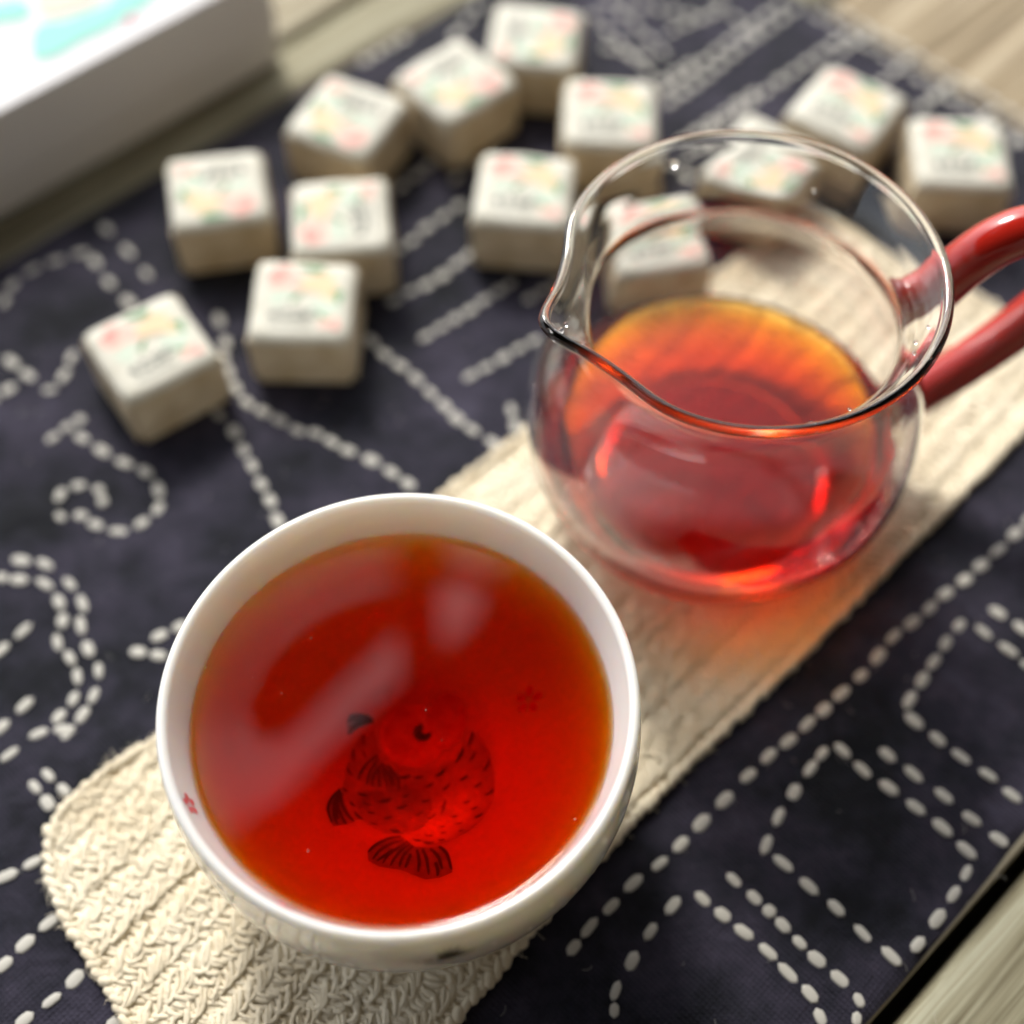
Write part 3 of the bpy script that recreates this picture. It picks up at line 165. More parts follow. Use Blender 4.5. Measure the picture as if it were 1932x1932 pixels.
# ------------------------------------------------------------------ materials
def mat(name, base=(.8, .8, .8), rough=.5, **k):
    m = bpy.data.materials.new(name); m.use_nodes = True
    b = m.node_tree.nodes['Principled BSDF']
    b.inputs['Base Color'].default_value = (*base, 1); b.inputs['Roughness'].default_value = rough
    for n, v in k.items(): b.inputs[n.replace('_', ' ')].default_value = v
    return m
def pb(m): return m.node_tree.nodes['Principled BSDF']
def nd(m, t, **k):
    n = m.node_tree.nodes.new(t)
    for a, v in k.items():
        if a in n.inputs: n.inputs[a].default_value = v
        else: setattr(n, a, v)
    return n
def ln(m, a, b): m.node_tree.links.new(a, b)
def coords(m, scale=(1, 1, 1), rot=(0, 0, 0)):
    t = nd(m, 'ShaderNodeTexCoord'); mp = nd(m, 'ShaderNodeMapping')
    mp.inputs['Scale'].default_value = scale; mp.inputs['Rotation'].default_value = rot
    ln(m, t.outputs['Object'], mp.inputs[0]); return mp.outputs[0]
def ramp(m, fac, stops):
    r = nd(m, 'ShaderNodeValToRGB'); cr = r.color_ramp
    while len(cr.elements) < len(stops): cr.elements.new(.5)
    for e, (p, c) in zip(cr.elements, stops): e.position = p; e.color = (*c, 1)
    ln(m, fac, r.inputs[0]); return r.outputs[0]
def bump(m, h, strength=.3, dist=.0003, prev=None):
    b = nd(m, 'ShaderNodeBump'); b.inputs['Strength'].default_value = strength; b.inputs['Distance'].default_value = dist
    ln(m, h, b.inputs['Height'])
    if prev: ln(m, prev, b.inputs['Normal'])
    return b.outputs[0]
def noise_tex(m, vec, scale, detail=4, rough=.6, dist=0):
    n = nd(m, 'ShaderNodeTexNoise'); n.inputs['Scale'].default_value = scale; n.inputs['Detail'].default_value = detail
    n.inputs['Roughness'].default_value = rough; n.inputs['Distortion'].default_value = dist
    ln(m, vec, n.inputs['Vector']); return n.outputs['Fac']

# weathered wood, grain along the plank's own x
def wood_mat(name, tint):
    m = mat(name, rough=.8, Specular_IOR_Level=.2)
    v = coords(m, (9, 260, 260)); v2 = coords(m, (25, 1300, 900)); v3 = coords(m, (6, 60, 60))
    n1 = noise_tex(m, v, 1, 5, .62, .6); n2 = noise_tex(m, v2, 1, 3, .6); n3 = noise_tex(m, v3, 1, 2)
    mx = nd(m, 'ShaderNodeMath', operation='MULTIPLY_ADD'); ln(m, n2, mx.inputs[0]); mx.inputs[1].default_value = .35; ln(m, n1, mx.inputs[2])
    mx2 = nd(m, 'ShaderNodeMath', operation='MULTIPLY_ADD'); ln(m, n3, mx2.inputs[0]); mx2.inputs[1].default_value = .4; ln(m, mx.outputs[0], mx2.inputs[2])
    a = [tuple(c * t for c, t in zip(q, tint)) for q in ((.055, .042, .026), (.17, .140, .092), (.29, .255, .178), (.41, .375, .285))]
    c = ramp(m, mx2.outputs[0], [(.60, a[0]), (.76, a[1]), (.90, a[2]), (1.0, a[3])])
    ln(m, c, pb(m).inputs['Base Color']); ln(m, bump(m, mx2.outputs[0], .7, .0006), pb(m).inputs['Normal'])
    return m
M_wood = [wood_mat('wood_a', (1, 1, 1)), wood_mat('wood_b', (1.06, .98, .92)), wood_mat('wood_c', (.94, 1, .98))]

# indigo cloth
M_cloth = mat('indigo_cloth', rough=.9, Specular_IOR_Level=.25, Sheen_Weight=.08, Sheen_Roughness=.5)
v = coords(M_cloth)
c = ramp(M_cloth, noise_tex(M_cloth, v, 34, 6, .68), [(.38, (.0025, .0035, .0070)), (.46, (.011, .011, .020)), (.55, (.022, .020, .035)), (.66, (.042, .038, .062))])
ln(M_cloth, c, pb(M_cloth).inputs['Base Color'])
w1 = nd(M_cloth, 'ShaderNodeTexWave', wave_type='BANDS', bands_direction='X'); w1.inputs['Scale'].default_value = 330; ln(M_cloth, coords(M_cloth, rot=(0, 0, .76)), w1.inputs[0])
w2 = nd(M_cloth, 'ShaderNodeTexWave', wave_type='BANDS', bands_direction='Y'); w2.inputs['Scale'].default_value = 330; ln(M_cloth, coords(M_cloth, rot=(0, 0, .76)), w2.inputs[0])
mm = nd(M_cloth, 'ShaderNodeMath', operation='MULTIPLY'); ln(M_cloth, w1.outputs[1], mm.inputs[0]); ln(M_cloth, w2.outputs[1], mm.inputs[1])
b1_ = bump(M_cloth, noise_tex(M_cloth, coords(M_cloth), 110, 5, .6, .5), .55, .0022)
ln(M_cloth, bump(M_cloth, mm.outputs[0], .5, .0003, b1_), pb(M_cloth).inputs['Normal'])

M_thread = mat('white_cotton_thread', (.46, .45, .41), .9)
v = coords(M_thread, (300, 2500, 2500)); ln(M_thread, bump(M_thread, noise_tex(M_thread, v, 1, 2), .5, .0002), pb(M_thread).inputs['Normal'])
M_yarn = mat('cream_cotton_yarn', rough=.9, Specular_IOR_Level=.15)
v = coords(M_yarn)
c = ramp(M_yarn, noise_tex(M_yarn, v, 45, 4), [(.3, (.66, .57, .41)), (.55, (.76, .69, .54)), (.75, (.80, .75, .62))])
ln(M_yarn, c, pb(M_yarn).inputs['Base Color'])
ln(M_yarn, bump(M_yarn, noise_tex(M_yarn, v, 1500, 3), .5, .0004), pb(M_yarn).inputs['Normal'])
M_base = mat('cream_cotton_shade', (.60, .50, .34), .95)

M_porc = mat('white_porcelain', (.84, .84, .80), .12, Coat_Weight=.6, Coat_Roughness=.04, Subsurface_Weight=.7, Subsurface_Scale=.005)
pb(M_porc).inputs['Subsurface Radius'].default_value = (1.0, .86, .66)
M_glass = mat('clear_glass', (1, 1, 1), 0.0, IOR=1.47, Transmission_Weight=1.0)
def tea_mat(name, sig, ior=1.333):
    m = bpy.data.materials.new(name); m.use_nodes = True; nt = m.node_tree
    nt.nodes.clear()
    o = nt.nodes.new('ShaderNodeOutputMaterial'); g = nt.nodes.new('ShaderNodeBsdfGlass'); g.inputs['IOR'].default_value = ior
    g.inputs['Roughness'].default_value = 0.0; g.inputs['Color'].default_value = (1, 1, 1, 1)
    va = nt.nodes.new('ShaderNodeVolumeAbsorption'); D = max(sig) * 1.0001
    va.inputs['Density'].default_value = D; va.inputs['Color'].default_value = (*[1 - s / D for s in sig], 1)
    nt.links.new(g.outputs[0], o.inputs['Surface']); nt.links.new(va.outputs[0], o.inputs['Volume'])
    return m
M_tea = tea_mat('black_tea', (5.5, 82.0, 430.0))
M_tea2 = tea_mat('amber_tea', (12.0, 165.0, 700.0))
M_red = mat('red_lacquered_glass', (.42, .016, .009), .13, Coat_Weight=.5)

# ------------------------------------------------------------------ table of planks
PHI = radians(43.6); U = (cos(PHI), sin(PHI)); N_ = (-sin(PHI), cos(PHI))
def uv(u, v): return (u * U[0] + v * N_[0], u * U[1] + v * N_[1])
def to_uv(x, y): return (x * U[0] + y * U[1], x * N_[0] + y * N_[1])
table = tag(link('wooden_table', None), kind='structure')
vg = -10.6
PW = 98.0
for k in range(-3, 6):
    v0 = vg + k * PW + 1.7; v1 = vg + (k + 1) * PW - 1.7
    L0, L1, h = -420.0, 760.0, 22.0
    nx, ny = 90, 14
    # plank with softened long edges: cross profile
    prof = [(v0, -h), (v0, -1.6), (v0 + .2, -.7), (v0 + .6, -.2), (v0 + 1.2, -.05)] + [(v0 + 1.2 + (v1 - v0 - 3.0) * i / ny, 0) for i in range(1, ny)] + [(v1 - 1.8, -.25), (v1 - .7, -1.3), (v1, -3.2), (v1, -h)]
    V = []; F = []; P = len(prof)
    for i in range(nx + 1):
        u = L0 + (L1 - L0) * i / nx
        for (vv, z) in prof:
            dz = .18 * noise.noise(Vector((u * .01, vv * .12, k))) if z > -3 else 0
            V.append((u, vv - (v0 + v1) / 2, z + dz))
    for i in range(nx):
        for j in range(P - 1):
            F.append((i * P + j, (i + 1) * P + j, (i + 1) * P + j + 1, i * P + j + 1))
    F.append(tuple(range(P))); F.append(tuple(nx * P + j for j in range(P))[::-1])
    c = uv(0, (v0 + v1) / 2)
    o = obj('plank', V, F, M_wood[k % 3], table, loc=(c[0], c[1], -3.6), rz=PHI)

V = []
for z in (-33.0, -27.0):
    for (u, v_) in ((-380, -280), (720, -280), (720, 560), (-380, 560)): x, y = uv(u, v_); V.append((x, y, z))
obj('gap_dark_sheet', V, [(3, 2, 1, 0), (4, 5, 6, 7), (0, 1, 5, 4), (1, 2, 6, 5), (2, 3, 7, 6), (3, 0, 4, 7)], mat('gap_darkness', (.05, .04, .03), .9), table, False)  # dark sheet added below the planks so the gaps stay black

# ------------------------------------------------------------------ cloth
CT = -2.6                       # cloth top
def isect(p, d, q, e):
    det = d[0] * -e[1] + e[0] * d[1]; rx, ry = q[0] - p[0], q[1] - p[1]
    t = (rx * -e[1] + e[0] * ry) / det; return (p[0] + d[0] * t, p[1] + d[1] * t)
TL = ((-133.1, 241.7), (114.8, 99.5)); TR = ((89.2, 343.6), (53.3, -53.4)); LR = ((95.4, 80.4), (26.6, 26.4)); BL = ((-220, 0), (70, -70))
cc = [isect(*BL, *LR), isect(*LR, *TR), isect(*TR, *TL), isect(*TL, *BL)]   # near, right, far, left
def cloth_h(x, y):
    p = Vector((x, y, 0))
    return (.55 * noise.noise(p * .045) + .45 * noise.noise(p * .10 + Vector((9, 3, 1))) + .16 * noise.noise(p * .3))
nx, ny = 240, 170
V = []; F = []
for j in range(ny + 1):
    for i in range(nx + 1):
        a, b = i / nx, j / ny
        x = (1 - b) * ((1 - a) * cc[0][0] + a * cc[1][0]) + b * ((1 - a) * cc[3][0] + a * cc[2][0])
        y = (1 - b) * ((1 - a) * cc[0][1] + a * cc[1][1]) + b * ((1 - a) * cc[3][1] + a * cc[2][1])
        ed = min(a, 1 - a, b, 1 - b)
        if ed < .004:
            w = noise.noise(Vector((x * .05, y * .05, 4))) * .9; x += w * N_[0]; y += w * N_[1]
        z = CT + cloth_h(x, y) * .9
        if ed == 0: z = CT - 1.0
        V.append((x, y, max(z, -3.4 if ed else -3.6)))
W = nx + 1
for j in range(ny):
    for i in range(nx):
        F.append((j * W + i, j * W + i + 1, (j + 1) * W + i + 1, (j + 1) * W + i))
cloth = obj('stitched_cloth', V, F, M_cloth)
tag(cloth, 'dark indigo cloth with white running stitch patterns spread on the wooden table', 'cloth')

def hcloth(x, y): return CT + cloth_h(x, y) * .9
gm = [mesh('stitch', *grain(1, 1, 1, 5, 8)) for _ in range(1)][0]; gm.materials.append(M_thread)
allst = []
for pl in STITCH:
    n = len(pl)
    for i, p in enumerate(pl):
        a, b = pl[max(0, i - 1)], pl[min(n - 1, i + 1)]
        ang = atan2(b[1] - a[1], b[0] - a[0]); sp = hypot(b[0] - a[0], b[1] - a[1]) / (2 if 0 < i < n - 1 else 1)
        allst.append((p[0], p[1], ang, max(2.8, min(4.8, sp * .88))))
allst.sort(key=lambda q: hypot(q[0], q[1]))
rest = []
for k, (x, y, ang, L) in enumerate(allst):
    L *= random.uniform(.88, 1.1); wd = random.uniform(2.0, 2.5); ang += random.uniform(-.09, .09)
    z = hcloth(x, y) - .22
    if k < 300:
        o = link('stitch', gm, None, cloth, loc=(x, y, z), rz=ang); o.scale = (L, wd * random.uniform(.85, 1.1), random.uniform(.5, .75))
    else:
        rest.append(place(grain(1, 1, 1, 5, 8), x, y, z, ang, L, wd, .75))
V, F = joined(rest)
tag(obj('far_stitches', V, F, M_thread, cloth), kind='stuff')

lint = []
for k in range(260):
    x, y = random.uniform(-130, 150), random.uniform(30, 320); th = random.uniform(0, 2 * pi); L = random.uniform(.5, 2.6); cv = random.uniform(-1.5, 1.5)
    z = hcloth(x, y) + .12
    lint.append(tube([(x + L * q * cos(th + cv * q), y + L * q * sin(th + cv * q), z + .15 * q) for q in (0, .33, .66, 1)], lambda t: .04, 3, False))
V, F = joined(lint); tag(obj('lint', V, F, M_thread, cloth), kind='stuff')

# ------------------------------------------------------------------ crochet runner
UPc = [(-74.6, 107.9), (-44, 140), (-14.2, 170.1), (0.5, 183.5), (24, 209), (49.3, 233.5), (80.6, 259.5)]
ENDc = [(-79.6, 104.8), (-83.6, 101.8), (-88.3, 97.2), (-91.6, 92.8), (-93.0, 88.4), (-92.8, 84.0), (-90.6, 77.7), (-87.4, 71.5), (-83.4, 66.9), (-79.5, 61.9), (-75.2, 56.6), (-72.4, 51.6), (-63, 42), (-50, 34), (-34, 31), (-20, 41)]
LOc = [(-9.6, 54.2), (7.1, 73.0), (25.1, 92.2), (42.5, 109.3), (60.8, 126.5), (79.4, 145.1), (100.4, 165.8), (121.8, 187.3), (141, 207)]
outline = UPc[::-1] + ENDc + LOc + [(139, 209.5), (117.2, 228.6), (96, 247)]
def inside(x, y, P):
    r = False; n = len(P)
    for i in range(n):
        (x1, y1), (x2, y2) = P[i], P[(i + 1) % n]
        if (y1 > y) != (y2 > y) and x < (x2 - x1) * (y - y1) / (y2 - y1) + x1: r = not r
    return r
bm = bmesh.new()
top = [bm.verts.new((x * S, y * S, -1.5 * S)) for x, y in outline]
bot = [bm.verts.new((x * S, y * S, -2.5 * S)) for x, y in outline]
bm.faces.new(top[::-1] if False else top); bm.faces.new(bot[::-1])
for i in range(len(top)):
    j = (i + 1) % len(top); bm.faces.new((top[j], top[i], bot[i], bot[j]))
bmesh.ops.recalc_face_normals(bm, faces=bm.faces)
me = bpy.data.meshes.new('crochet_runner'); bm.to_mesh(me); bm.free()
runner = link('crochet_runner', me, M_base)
tag(runner, 'cream crochet runner with rounded end lying diagonally on the dark cloth', 'runner')
A_ = radians(46.8); ru = (cos(A_), sin(A_)); rn = (-sin(A_), cos(A_))
items = []
ROW, PIT = 2.8, 2.35
def yarn(path, r, seg=6):
    return tube(path, lambda t: r, seg, False)
for j in range(-50, 64):
    seg_ = []; ph = random.uniform(0, 6); groove = j % 4 == 0
    def flush():
        global seg_
        if len(seg_) > 6: items.append(yarn(seg_, .60 * random.uniform(.85, 1.15)))
        seg_ = []
    for strand in (0, 1):
        u = -70.0; seg_ = []
        while u < 335:
            k_ = u / PIT * 2 * pi + ph + strand * pi * .9
            jit = noise.noise(Vector((u * .35, j * 1.7, strand * 5)))
            vv = j * ROW + 1.75 * sin(k_ + 1.7 * jit) + 1.2 * jit + 3 * noise.noise(Vector((u * .008, 5, 0)))
            uu = u + .9 * cos(k_) * (1 if j % 2 else -1) + 1.1 * sin(k_) * (1 if j % 2 else -1)
            zz = -1.15 + .26 * cos(k_ + strand * 1.2) + .34 * noise.noise(Vector((u * .25, j * .9, 7))) - (.34 if groove else 0)
            x, y = uu * ru[0] + vv * rn[0], uu * ru[1] + vv * rn[1]
            if inside(x, y, outline): seg_.append((x, y, zz))
            else: flush()
            u += PIT / (8 if y < 190 else 6)
        flush()
V, F = joined(items); tag(obj('crochet_yarn', V, F, M_yarn, runner), kind='stuff')
# border chain
items = []; acc = 0
P = outline + [outline[0]]
for a, b in zip(P[:-1], P[1:]):
    L = hypot(b[0] - a[0], b[1] - a[1]); ang = atan2(b[1] - a[1], b[0] - a[0])
    t = acc
    while t < L:
        x, y = a[0] + (b[0] - a[0]) * t / L, a[1] + (b[1] - a[1]) * t / L
        items.append(place(grain(random.uniform(3.4, 5.2), random.uniform(1.7, 2.6), 2.0), x + random.gauss(0, .12), y + random.gauss(0, .12), -2.2 + random.uniform(0, .3), ang + .45 + random.uniform(-.25, .25)))
        t += random.uniform(1.9, 2.8)
    acc = t - L
hair = []
for k in range(600):
    if k % 3:
        a = random.randrange(len(P) - 1); t = random.random()
        x, y = P[a][0] + (P[a + 1][0] - P[a][0]) * t, P[a][1] + (P[a + 1][1] - P[a][1]) * t
    else:
        x, y = random.uniform(-92, 120), random.uniform(32, 240)
        if not inside(x, y, outline): continue
    th = random.uniform(0, 2 * pi); L = random.uniform(1.2, 3.4); cv = random.uniform(-1, 1)
    pts = [(x + L * q * cos(th + cv * q), y + L * q * sin(th + cv * q), -.9 + 1.3 * sin(q * 2.6) * random.uniform(.6, 1)) for q in (0, .33, .66, 1)]
    hair.append(tube(pts, lambda t: .045, 3, False))
V, F = joined(hair); tag(obj('loose_fibres', V, F, M_yarn, runner), kind='stuff')
V, F = joined(items); tag(obj('border_chain', V, F, M_yarn, runner), kind='stuff')

# ------------------------------------------------------------------ tea cup
CUP = (-19.7, 96.6)
cup = link('tea_cup', None, loc=(CUP[0], CUP[1], 0))
tag(cup, 'white porcelain tea cup of red tea with a goldfish painted inside', 'cup')
INNER = [(0, 7), (10, 7.2), (18, 8.6), (25, 12.2), (30, 17.4), (34, 25), (36.6, 34), (38, 40.5), (40.0, 47.4)]
OUTER = [(0, 4.2), (17.5, 4.2), (18.6, 0.4), (19.6, 0), (20.6, 0.5), (21.2, 4.6), (26, 6.8), (34, 12.5), (39.8, 21), (42.4, 30), (42.9, 38), (42.3, 44), (42.1, 46.6)]
ci = catmull(INNER, 6); co = catmull(OUTER, 5)
lip = [(42.1, 47.4), (41.95, 48.1), (41.5, 48.65), (41.0, 48.8), (40.5, 48.5), (40.15, 48.0)]
V, F = lathe(co + lip + ci[::-1], 160)
obj('cup_body', V, F, M_porc, cup)
def zin(r):
    for (a, za), (b, zb) in zip(ci[:-1], ci[1:]):
        if a <= r <= b: return za + (zb - za) * (r - a) / max(1e-6, b - a)
    return ci[-1][1]
def zout(r):
    q = [p for p in co if p[0] >= 21.2]
    for (a, za), (b, zb) in zip(q[:-1], q[1:]):
        if a <= r <= b: return za + (zb - za) * (r - a) / max(1e-6, b - a)
    return q[-1][1]
def decal(name, polys, m, parent, off=.05, fine=1.5):
    """thin painted shapes that follow the inner surface of the cup"""
    bm = bmesh.new()
    for P in polys:
        vs = [bm.verts.new((x, y, 0)) for x, y in P]
        try: bm.faces.new(vs)
        except ValueError: continue
    bmesh.ops.triangulate(bm, faces=bm.faces[:])
    for _ in range(4):
        ed = [e for e in bm.edges if e.calc_length() > fine]
        if not ed: break
        bmesh.ops.subdivide_edges(bm, edges=ed, cuts=1); bmesh.ops.triangulate(bm, faces=[f for f in bm.faces if len(f.verts) > 3])
    for v in bm.verts: v.co.z = zin(hypot(v.co.x, v.co.y)) + off
    for v in bm.verts: v.co *= S
    for f in bm.faces:
        f.normal_update()
        if f.normal.z < 0: f.normal_flip()
        f.smooth = True
    me = bpy.data.meshes.new(name); bm.to_mesh(me); bm.free()
    return link(name, me, m, parent)
def stroke(P, w):
    P = catmull([tuple(p) for p in P], 5); L = []; R = []; n = len(P)
    for i, p in enumerate(P):
        a, b = P[max(0, i - 1)], P[min(n - 1, i + 1)]; dx, dy = b[0] - a[0], b[1] - a[1]; l = hypot(dx, dy) or 1
        t = i / (n - 1); ww = w * (.35 + .65 * sin(pi * min(1, .15 + t * .85)) ** .6)
        L.append((p[0] - dy / l * ww, p[1] + dx / l * ww)); R.append((p[0] + dy / l * ww, p[1] - dx / l * ww))
    return [(L[i], L[i + 1], R[i + 1], R[i]) for i in range(n - 1)]
def paint(name, c, c2=None, sc_=300, lo=.35, hi=.65):
    m = mat(name, c, .3)
    if c2:
        q = ramp(m, noise_tex(m, coords(m), sc_, 4), [(lo, c2), (hi, c)]); ln(m, q, pb(m).inputs['Base Color'])
    return m
P_body = paint('fish_wash', (.34, .31, .28), (.50, .47, .43)); P_belly = paint('belly_wash', (.17, .15, .14), (.36, .33, .30), 250)
P_red = paint('red_wash', (.62, .30, .28), (.74, .52, .48)); P_red2 = paint('deep_red_wash', (.52, .18, .16), (.66, .36, .32))
P_fin = paint('fin_wash', (.25, .22, .20), (.40, .36, .33)); P_ink = paint('fish_ink', (.012, .011, .012)); P_ink2 = paint('fish_ink_thin', (.055, .045, .045))
P_pink = paint('blossom_red', (.62, .035, .05), (.72, .12, .13))
fish = decal('painted_goldfish', [FISH['body']], P_body, cup, .04, 2)
decal('belly_shading', [FISH['belly']], P_belly, fish, .06, 2)
decal('red_head', [FISH['cheek']], P_red, fish, .08, 2)
decal('red_cap', [FISH['eyepatch'], ], P_red2, fish, .10, 2)
decal('cheek_patch', [FISH['headpatch']], P_red2, fish, .10, 2)
decal('fin', [FISH['fin1']], P_fin, fish, .05, 2); decal('fin', [FISH['fin2']], P_fin, fish, .12, 2); decal('fin', [FISH['fin3']], P_fin, fish, .05, 2)
decal('tail_fin', [FISH['tail']], P_fin, fish, .05, 2)
st = []
for s_ in FISH['strokes']: st += stroke(s_, .33)
decal('fin_rays', st, P_ink2, fish, .18, 3)
sc_ = []
for q in FISH['scales']:
    mx_, my_ = sum(a for a, b in q) / len(q), sum(b for a, b in q) / len(q)
    sc_.append([(mx_ + (a - mx_) * 1.35, my_ + (b - my_) * 1.8) for a, b in q])
decal('scale_marks', sc_, P_ink, fish, .2, 3)
decal('eye', [[(-.15 + sum(a for a, b in FISH['eye']) / len(FISH['eye']) * -.22 + a * 1.22, b * 1.22 - .22 * sum(b for a, b in FISH['eye']) / len(FISH['eye'])) for a, b in FISH['eye']]], P_ink, fish, .24, 3)
def petal(cx, cy, a, l, w, n=10):
    return [(cx + cos(a) * (l * .25 + l * .5 * (1 + cos(t)) / 1 * .8) - sin(a) * w * sin(t), cy + sin(a) * (l * .25 + l * .5 * (1 + cos(t)) * .8) + cos(a) * w * sin(t)) for t in [2 * pi * i / n for i in range(n)]]
decal('painted_blossom', [petal(23.0, 11.6, a, 2.5, .75) for a in (.2, 1.5, 2.75, 3.9, 5.2)], P_pink, cup, .05, 2)
# blossoms on the wall above the tea: built in (arc, height) and wrapped
def wall_blossom(adeg, z, size, miss=()):
    V = []; F = []
    for k, a in enumerate((.5, 1.75, 3.0, 4.2, 5.5)):
        if k in miss: continue
        p = petal(0, 0, a, size, size * .33)
        o = len(V)
        for (px, py) in p:
            zz = z + py; 
            r = 40.0
            for (ra, za), (rb, zb) in zip(ci[:-1], ci[1:]):
                if za <= zz <= zb: r = ra + (rb - ra) * (zz - za) / (zb - za)
            r -= .06; th = radians(adeg) + px / 39.0
            V.append((r * cos(th), r * sin(th), zz))
        F.append(tuple(range(o, o + len(p))))
    return obj('painted_blossom', V, F, P_pink, cup, smooth=False)
wall_blossom(-152.5, 44.9, 2.1); wall_blossom(-115.7, 45.6, 1.7, (0,))
# little dark sprig and white dots painted on the outside
def on_out(th, z):
    q = [p for p in co if p[0] >= 21.2] + lip[:2]
    r = 42
    for (ra, za), (rb, zb) in zip(q[:-1], q[1:]):
        if za <= z <= zb: r = ra + (rb - ra) * (z - za) / (zb - za)
    r += .05; return (r * cos(th), r * sin(th), z)
V = []; F = []
t0, z0 = radians(-77.5), 39.5
for a, l in ((.15, 4.6), (.5, 3.3), (.9, 3.3), (1.35, 2.7), (1.8, 2.6), (2.25, 2.9), (2.7, 3.0), (3.05, 4.2)):
    o = len(V)
    for (s_, w) in ((0, .2), (.5, .34), (1, .08)):
        for sg in (-1, 1):
            px = cos(a) * l * s_ - sin(a) * w * sg; py = sin(a) * l * s_ + cos(a) * w * sg
            V.append(on_out(t0 + px / 42.0, z0 - 1.5 + py * 1.7))
    F += [(o, o + 2, o + 3, o + 1), (o + 2, o + 4, o + 5, o + 3)]
obj('painted_sprig', V, F, P_ink2, cup, smooth=False)

V = []; F = []
P_white = mat('white_enamel', (.88, .87, .82), .2)
for th, z in ((-80.5, 39), (-83.5, 37.5), (-67, 38), (-58, 35), (-52, 40), (-45, 37)):
    o = len(V)
    for k in range(8): V.append(on_out(radians(th) + .55 * cos(k * pi / 4) / 42, z + .9 * sin(k * pi / 4)))
    F.append(tuple(range(o, o + 8)))
obj('painted_dots', V, F, P_white, cup, smooth=False)
# tea in the cup
ZT = 39.8
rt = [p for p in ci if p[1] < ZT]; re_ = 37.9
tp = [(r + (.25 if r > 20 else 0), z - .3) for r, z in rt]
tp += [(re_ + .15, ZT + .35), (re_ - .12, ZT + .30), (re_ - .45, ZT + .13), (re_ - .9, ZT + .04), (re_ - 1.7, ZT), (re_ - 8, ZT), (15, ZT), (0, ZT)]
V, F = lathe(tp, 160)
tea = obj('cup_tea', V, F, M_tea, None, loc=(CUP[0], CUP[1], 0))
tag(tea, 'clear red tea filling the white porcelain cup', 'tea')

# ------------------------------------------------------------------ glass pitcher
PC = (44.9, 171.4)
pit = link('glass_pitcher', None, loc=(PC[0], PC[1], 0))
tag(pit, 'round clear glass serving pitcher with spout and red handle', 'pitcher')
SA = radians(199)
def spout(r, z, a):
    if z < 58: return r, z
    t = min(1, max(0, (z - 58) / 15.5)); t = t * t * (3 - 2 * t)
    d = (a - SA + pi) % (2 * pi) - pi
    w = exp(-(d / .17) ** 2); q = exp(-((abs(d) - .47) / .20) ** 2)
    return r + t * (5.0 * w - 1.3 * q), z + t * (1.2 * w - .4 * q)
PO = [(0, .6), (22, .6), (25, 0), (28.5, .9), (33, 4.6), (37.2, 10), (40.2, 17), (41.6, 25), (41.4, 33), (39.6, 41.5), (36.2, 49), (32.6, 55.5), (31.0, 60), (31.3, 63.5), (33.2, 67.5), (35.8, 71), (37.0, 72.6)]
PI_ = [(0, 3.2), (20, 3.2), (26.8, 3.9), (31.9, 7.2), (35.9, 11.6), (38.9, 17.6), (40.45, 25), (40.25, 33), (38.5, 41.2), (35.1, 48.6), (31.5, 55.2), (29.95, 60), (30.25, 63.7), (31.8, 67.7), (34.0, 71.2), (34.9, 72.6)]
po, pi_ = catmull(PO, 6), catmull(PI_, 6)
plip = [(37.2, 73.2), (37.0, 73.8), (36.4, 74.15), (35.7, 74.15), (35.15, 73.8), (34.95, 73.2)]
V, F = lathe(po + plip + pi_[::-1], 192, spout)
obj('pitcher_body', V, F, M_glass, pit)
# handle
HA = radians(13)
HP = [(33.6, 54.5), (36.8, 55.2), (41, 58.0), (45.3, 64.6), (50.5, 69.4), (57, 71.0), (64.5, 68.0), (70, 60), (70.5, 50), (65.5, 40.5), (57.5, 30.8), (49.5, 22.8), (44.5, 18.6), (41.5, 16.6)]
hp = [(r * cos(HA), r * sin(HA), z) for r, z in catmull(HP, 8)]
V, F = tube(hp, lambda t: 4.9 + .9 * max(0, 1 - t / .08) + 1.2 * max(0, 1 - (1 - t) / .08), 24)
obj('pitcher_handle', V, F, M_red, pit)
ZP = 19.5
q = [p for p in pi_ if p[1] < ZP]; rr = 39.25
tp = [(r + (.3 if r > 20 else 0), z - .3) for r, z in q] + [(rr + .3, ZP + .35), (rr - .2, ZP + .28), (rr - .6, ZP + .1), (rr - 1.4, ZP), (rr - 10, ZP), (12, ZP), (0, ZP)]
V, F = lathe(tp, 160)
pt = obj('pitcher_tea', V, F, M_tea2, None, loc=(PC[0], PC[1], 0))
tag(pt, 'shallow amber red tea lying in the bottom of the glass pitcher', 'tea')

def droplet(parent, m, r, x, y, z, fl=.7):
    V, F = lathe([(0, -r * fl)] + [(r * cos(t), r * fl * sin(t)) for t in [-pi / 2 + pi * k / 10 for k in range(1, 10)]] + [(0, r * fl)], 20)
    return obj('droplet' if m is not M_bub else 'bubble', V, F, m, parent, loc=(x, y, z))
M_water = mat('water_drop', (1, 1, 1), 0, IOR=1.33, Transmission_Weight=1.0); M_bub = mat('foam_speck', (.9, .85, .8), .1)
def in_rim(adeg, z, k=.3):
    a = radians(adeg); r = 30
    for (ra, za), (rb, zb) in zip(pi_[:-1], pi_[1:]):
        if za <= z <= zb: r = ra + (rb - ra) * (z - za) / (zb - za)
    r, z2 = spout(r, z, a); return ((r - k) * cos(a), (r - k) * sin(a), z2)
for adeg, z, r in ((112, 70.5, 1.1), (196, 69.5, .55), (200, 71.3, .75), (203, 68.0, .4), (-75, 68.5, .45), (-58, 66, .35), (-30, 70, .45), (-24, 69, .4), (-19, 70.8, .35), (60, 67, .5)):
    droplet(pit, M_water, r, *in_rim(adeg, z))
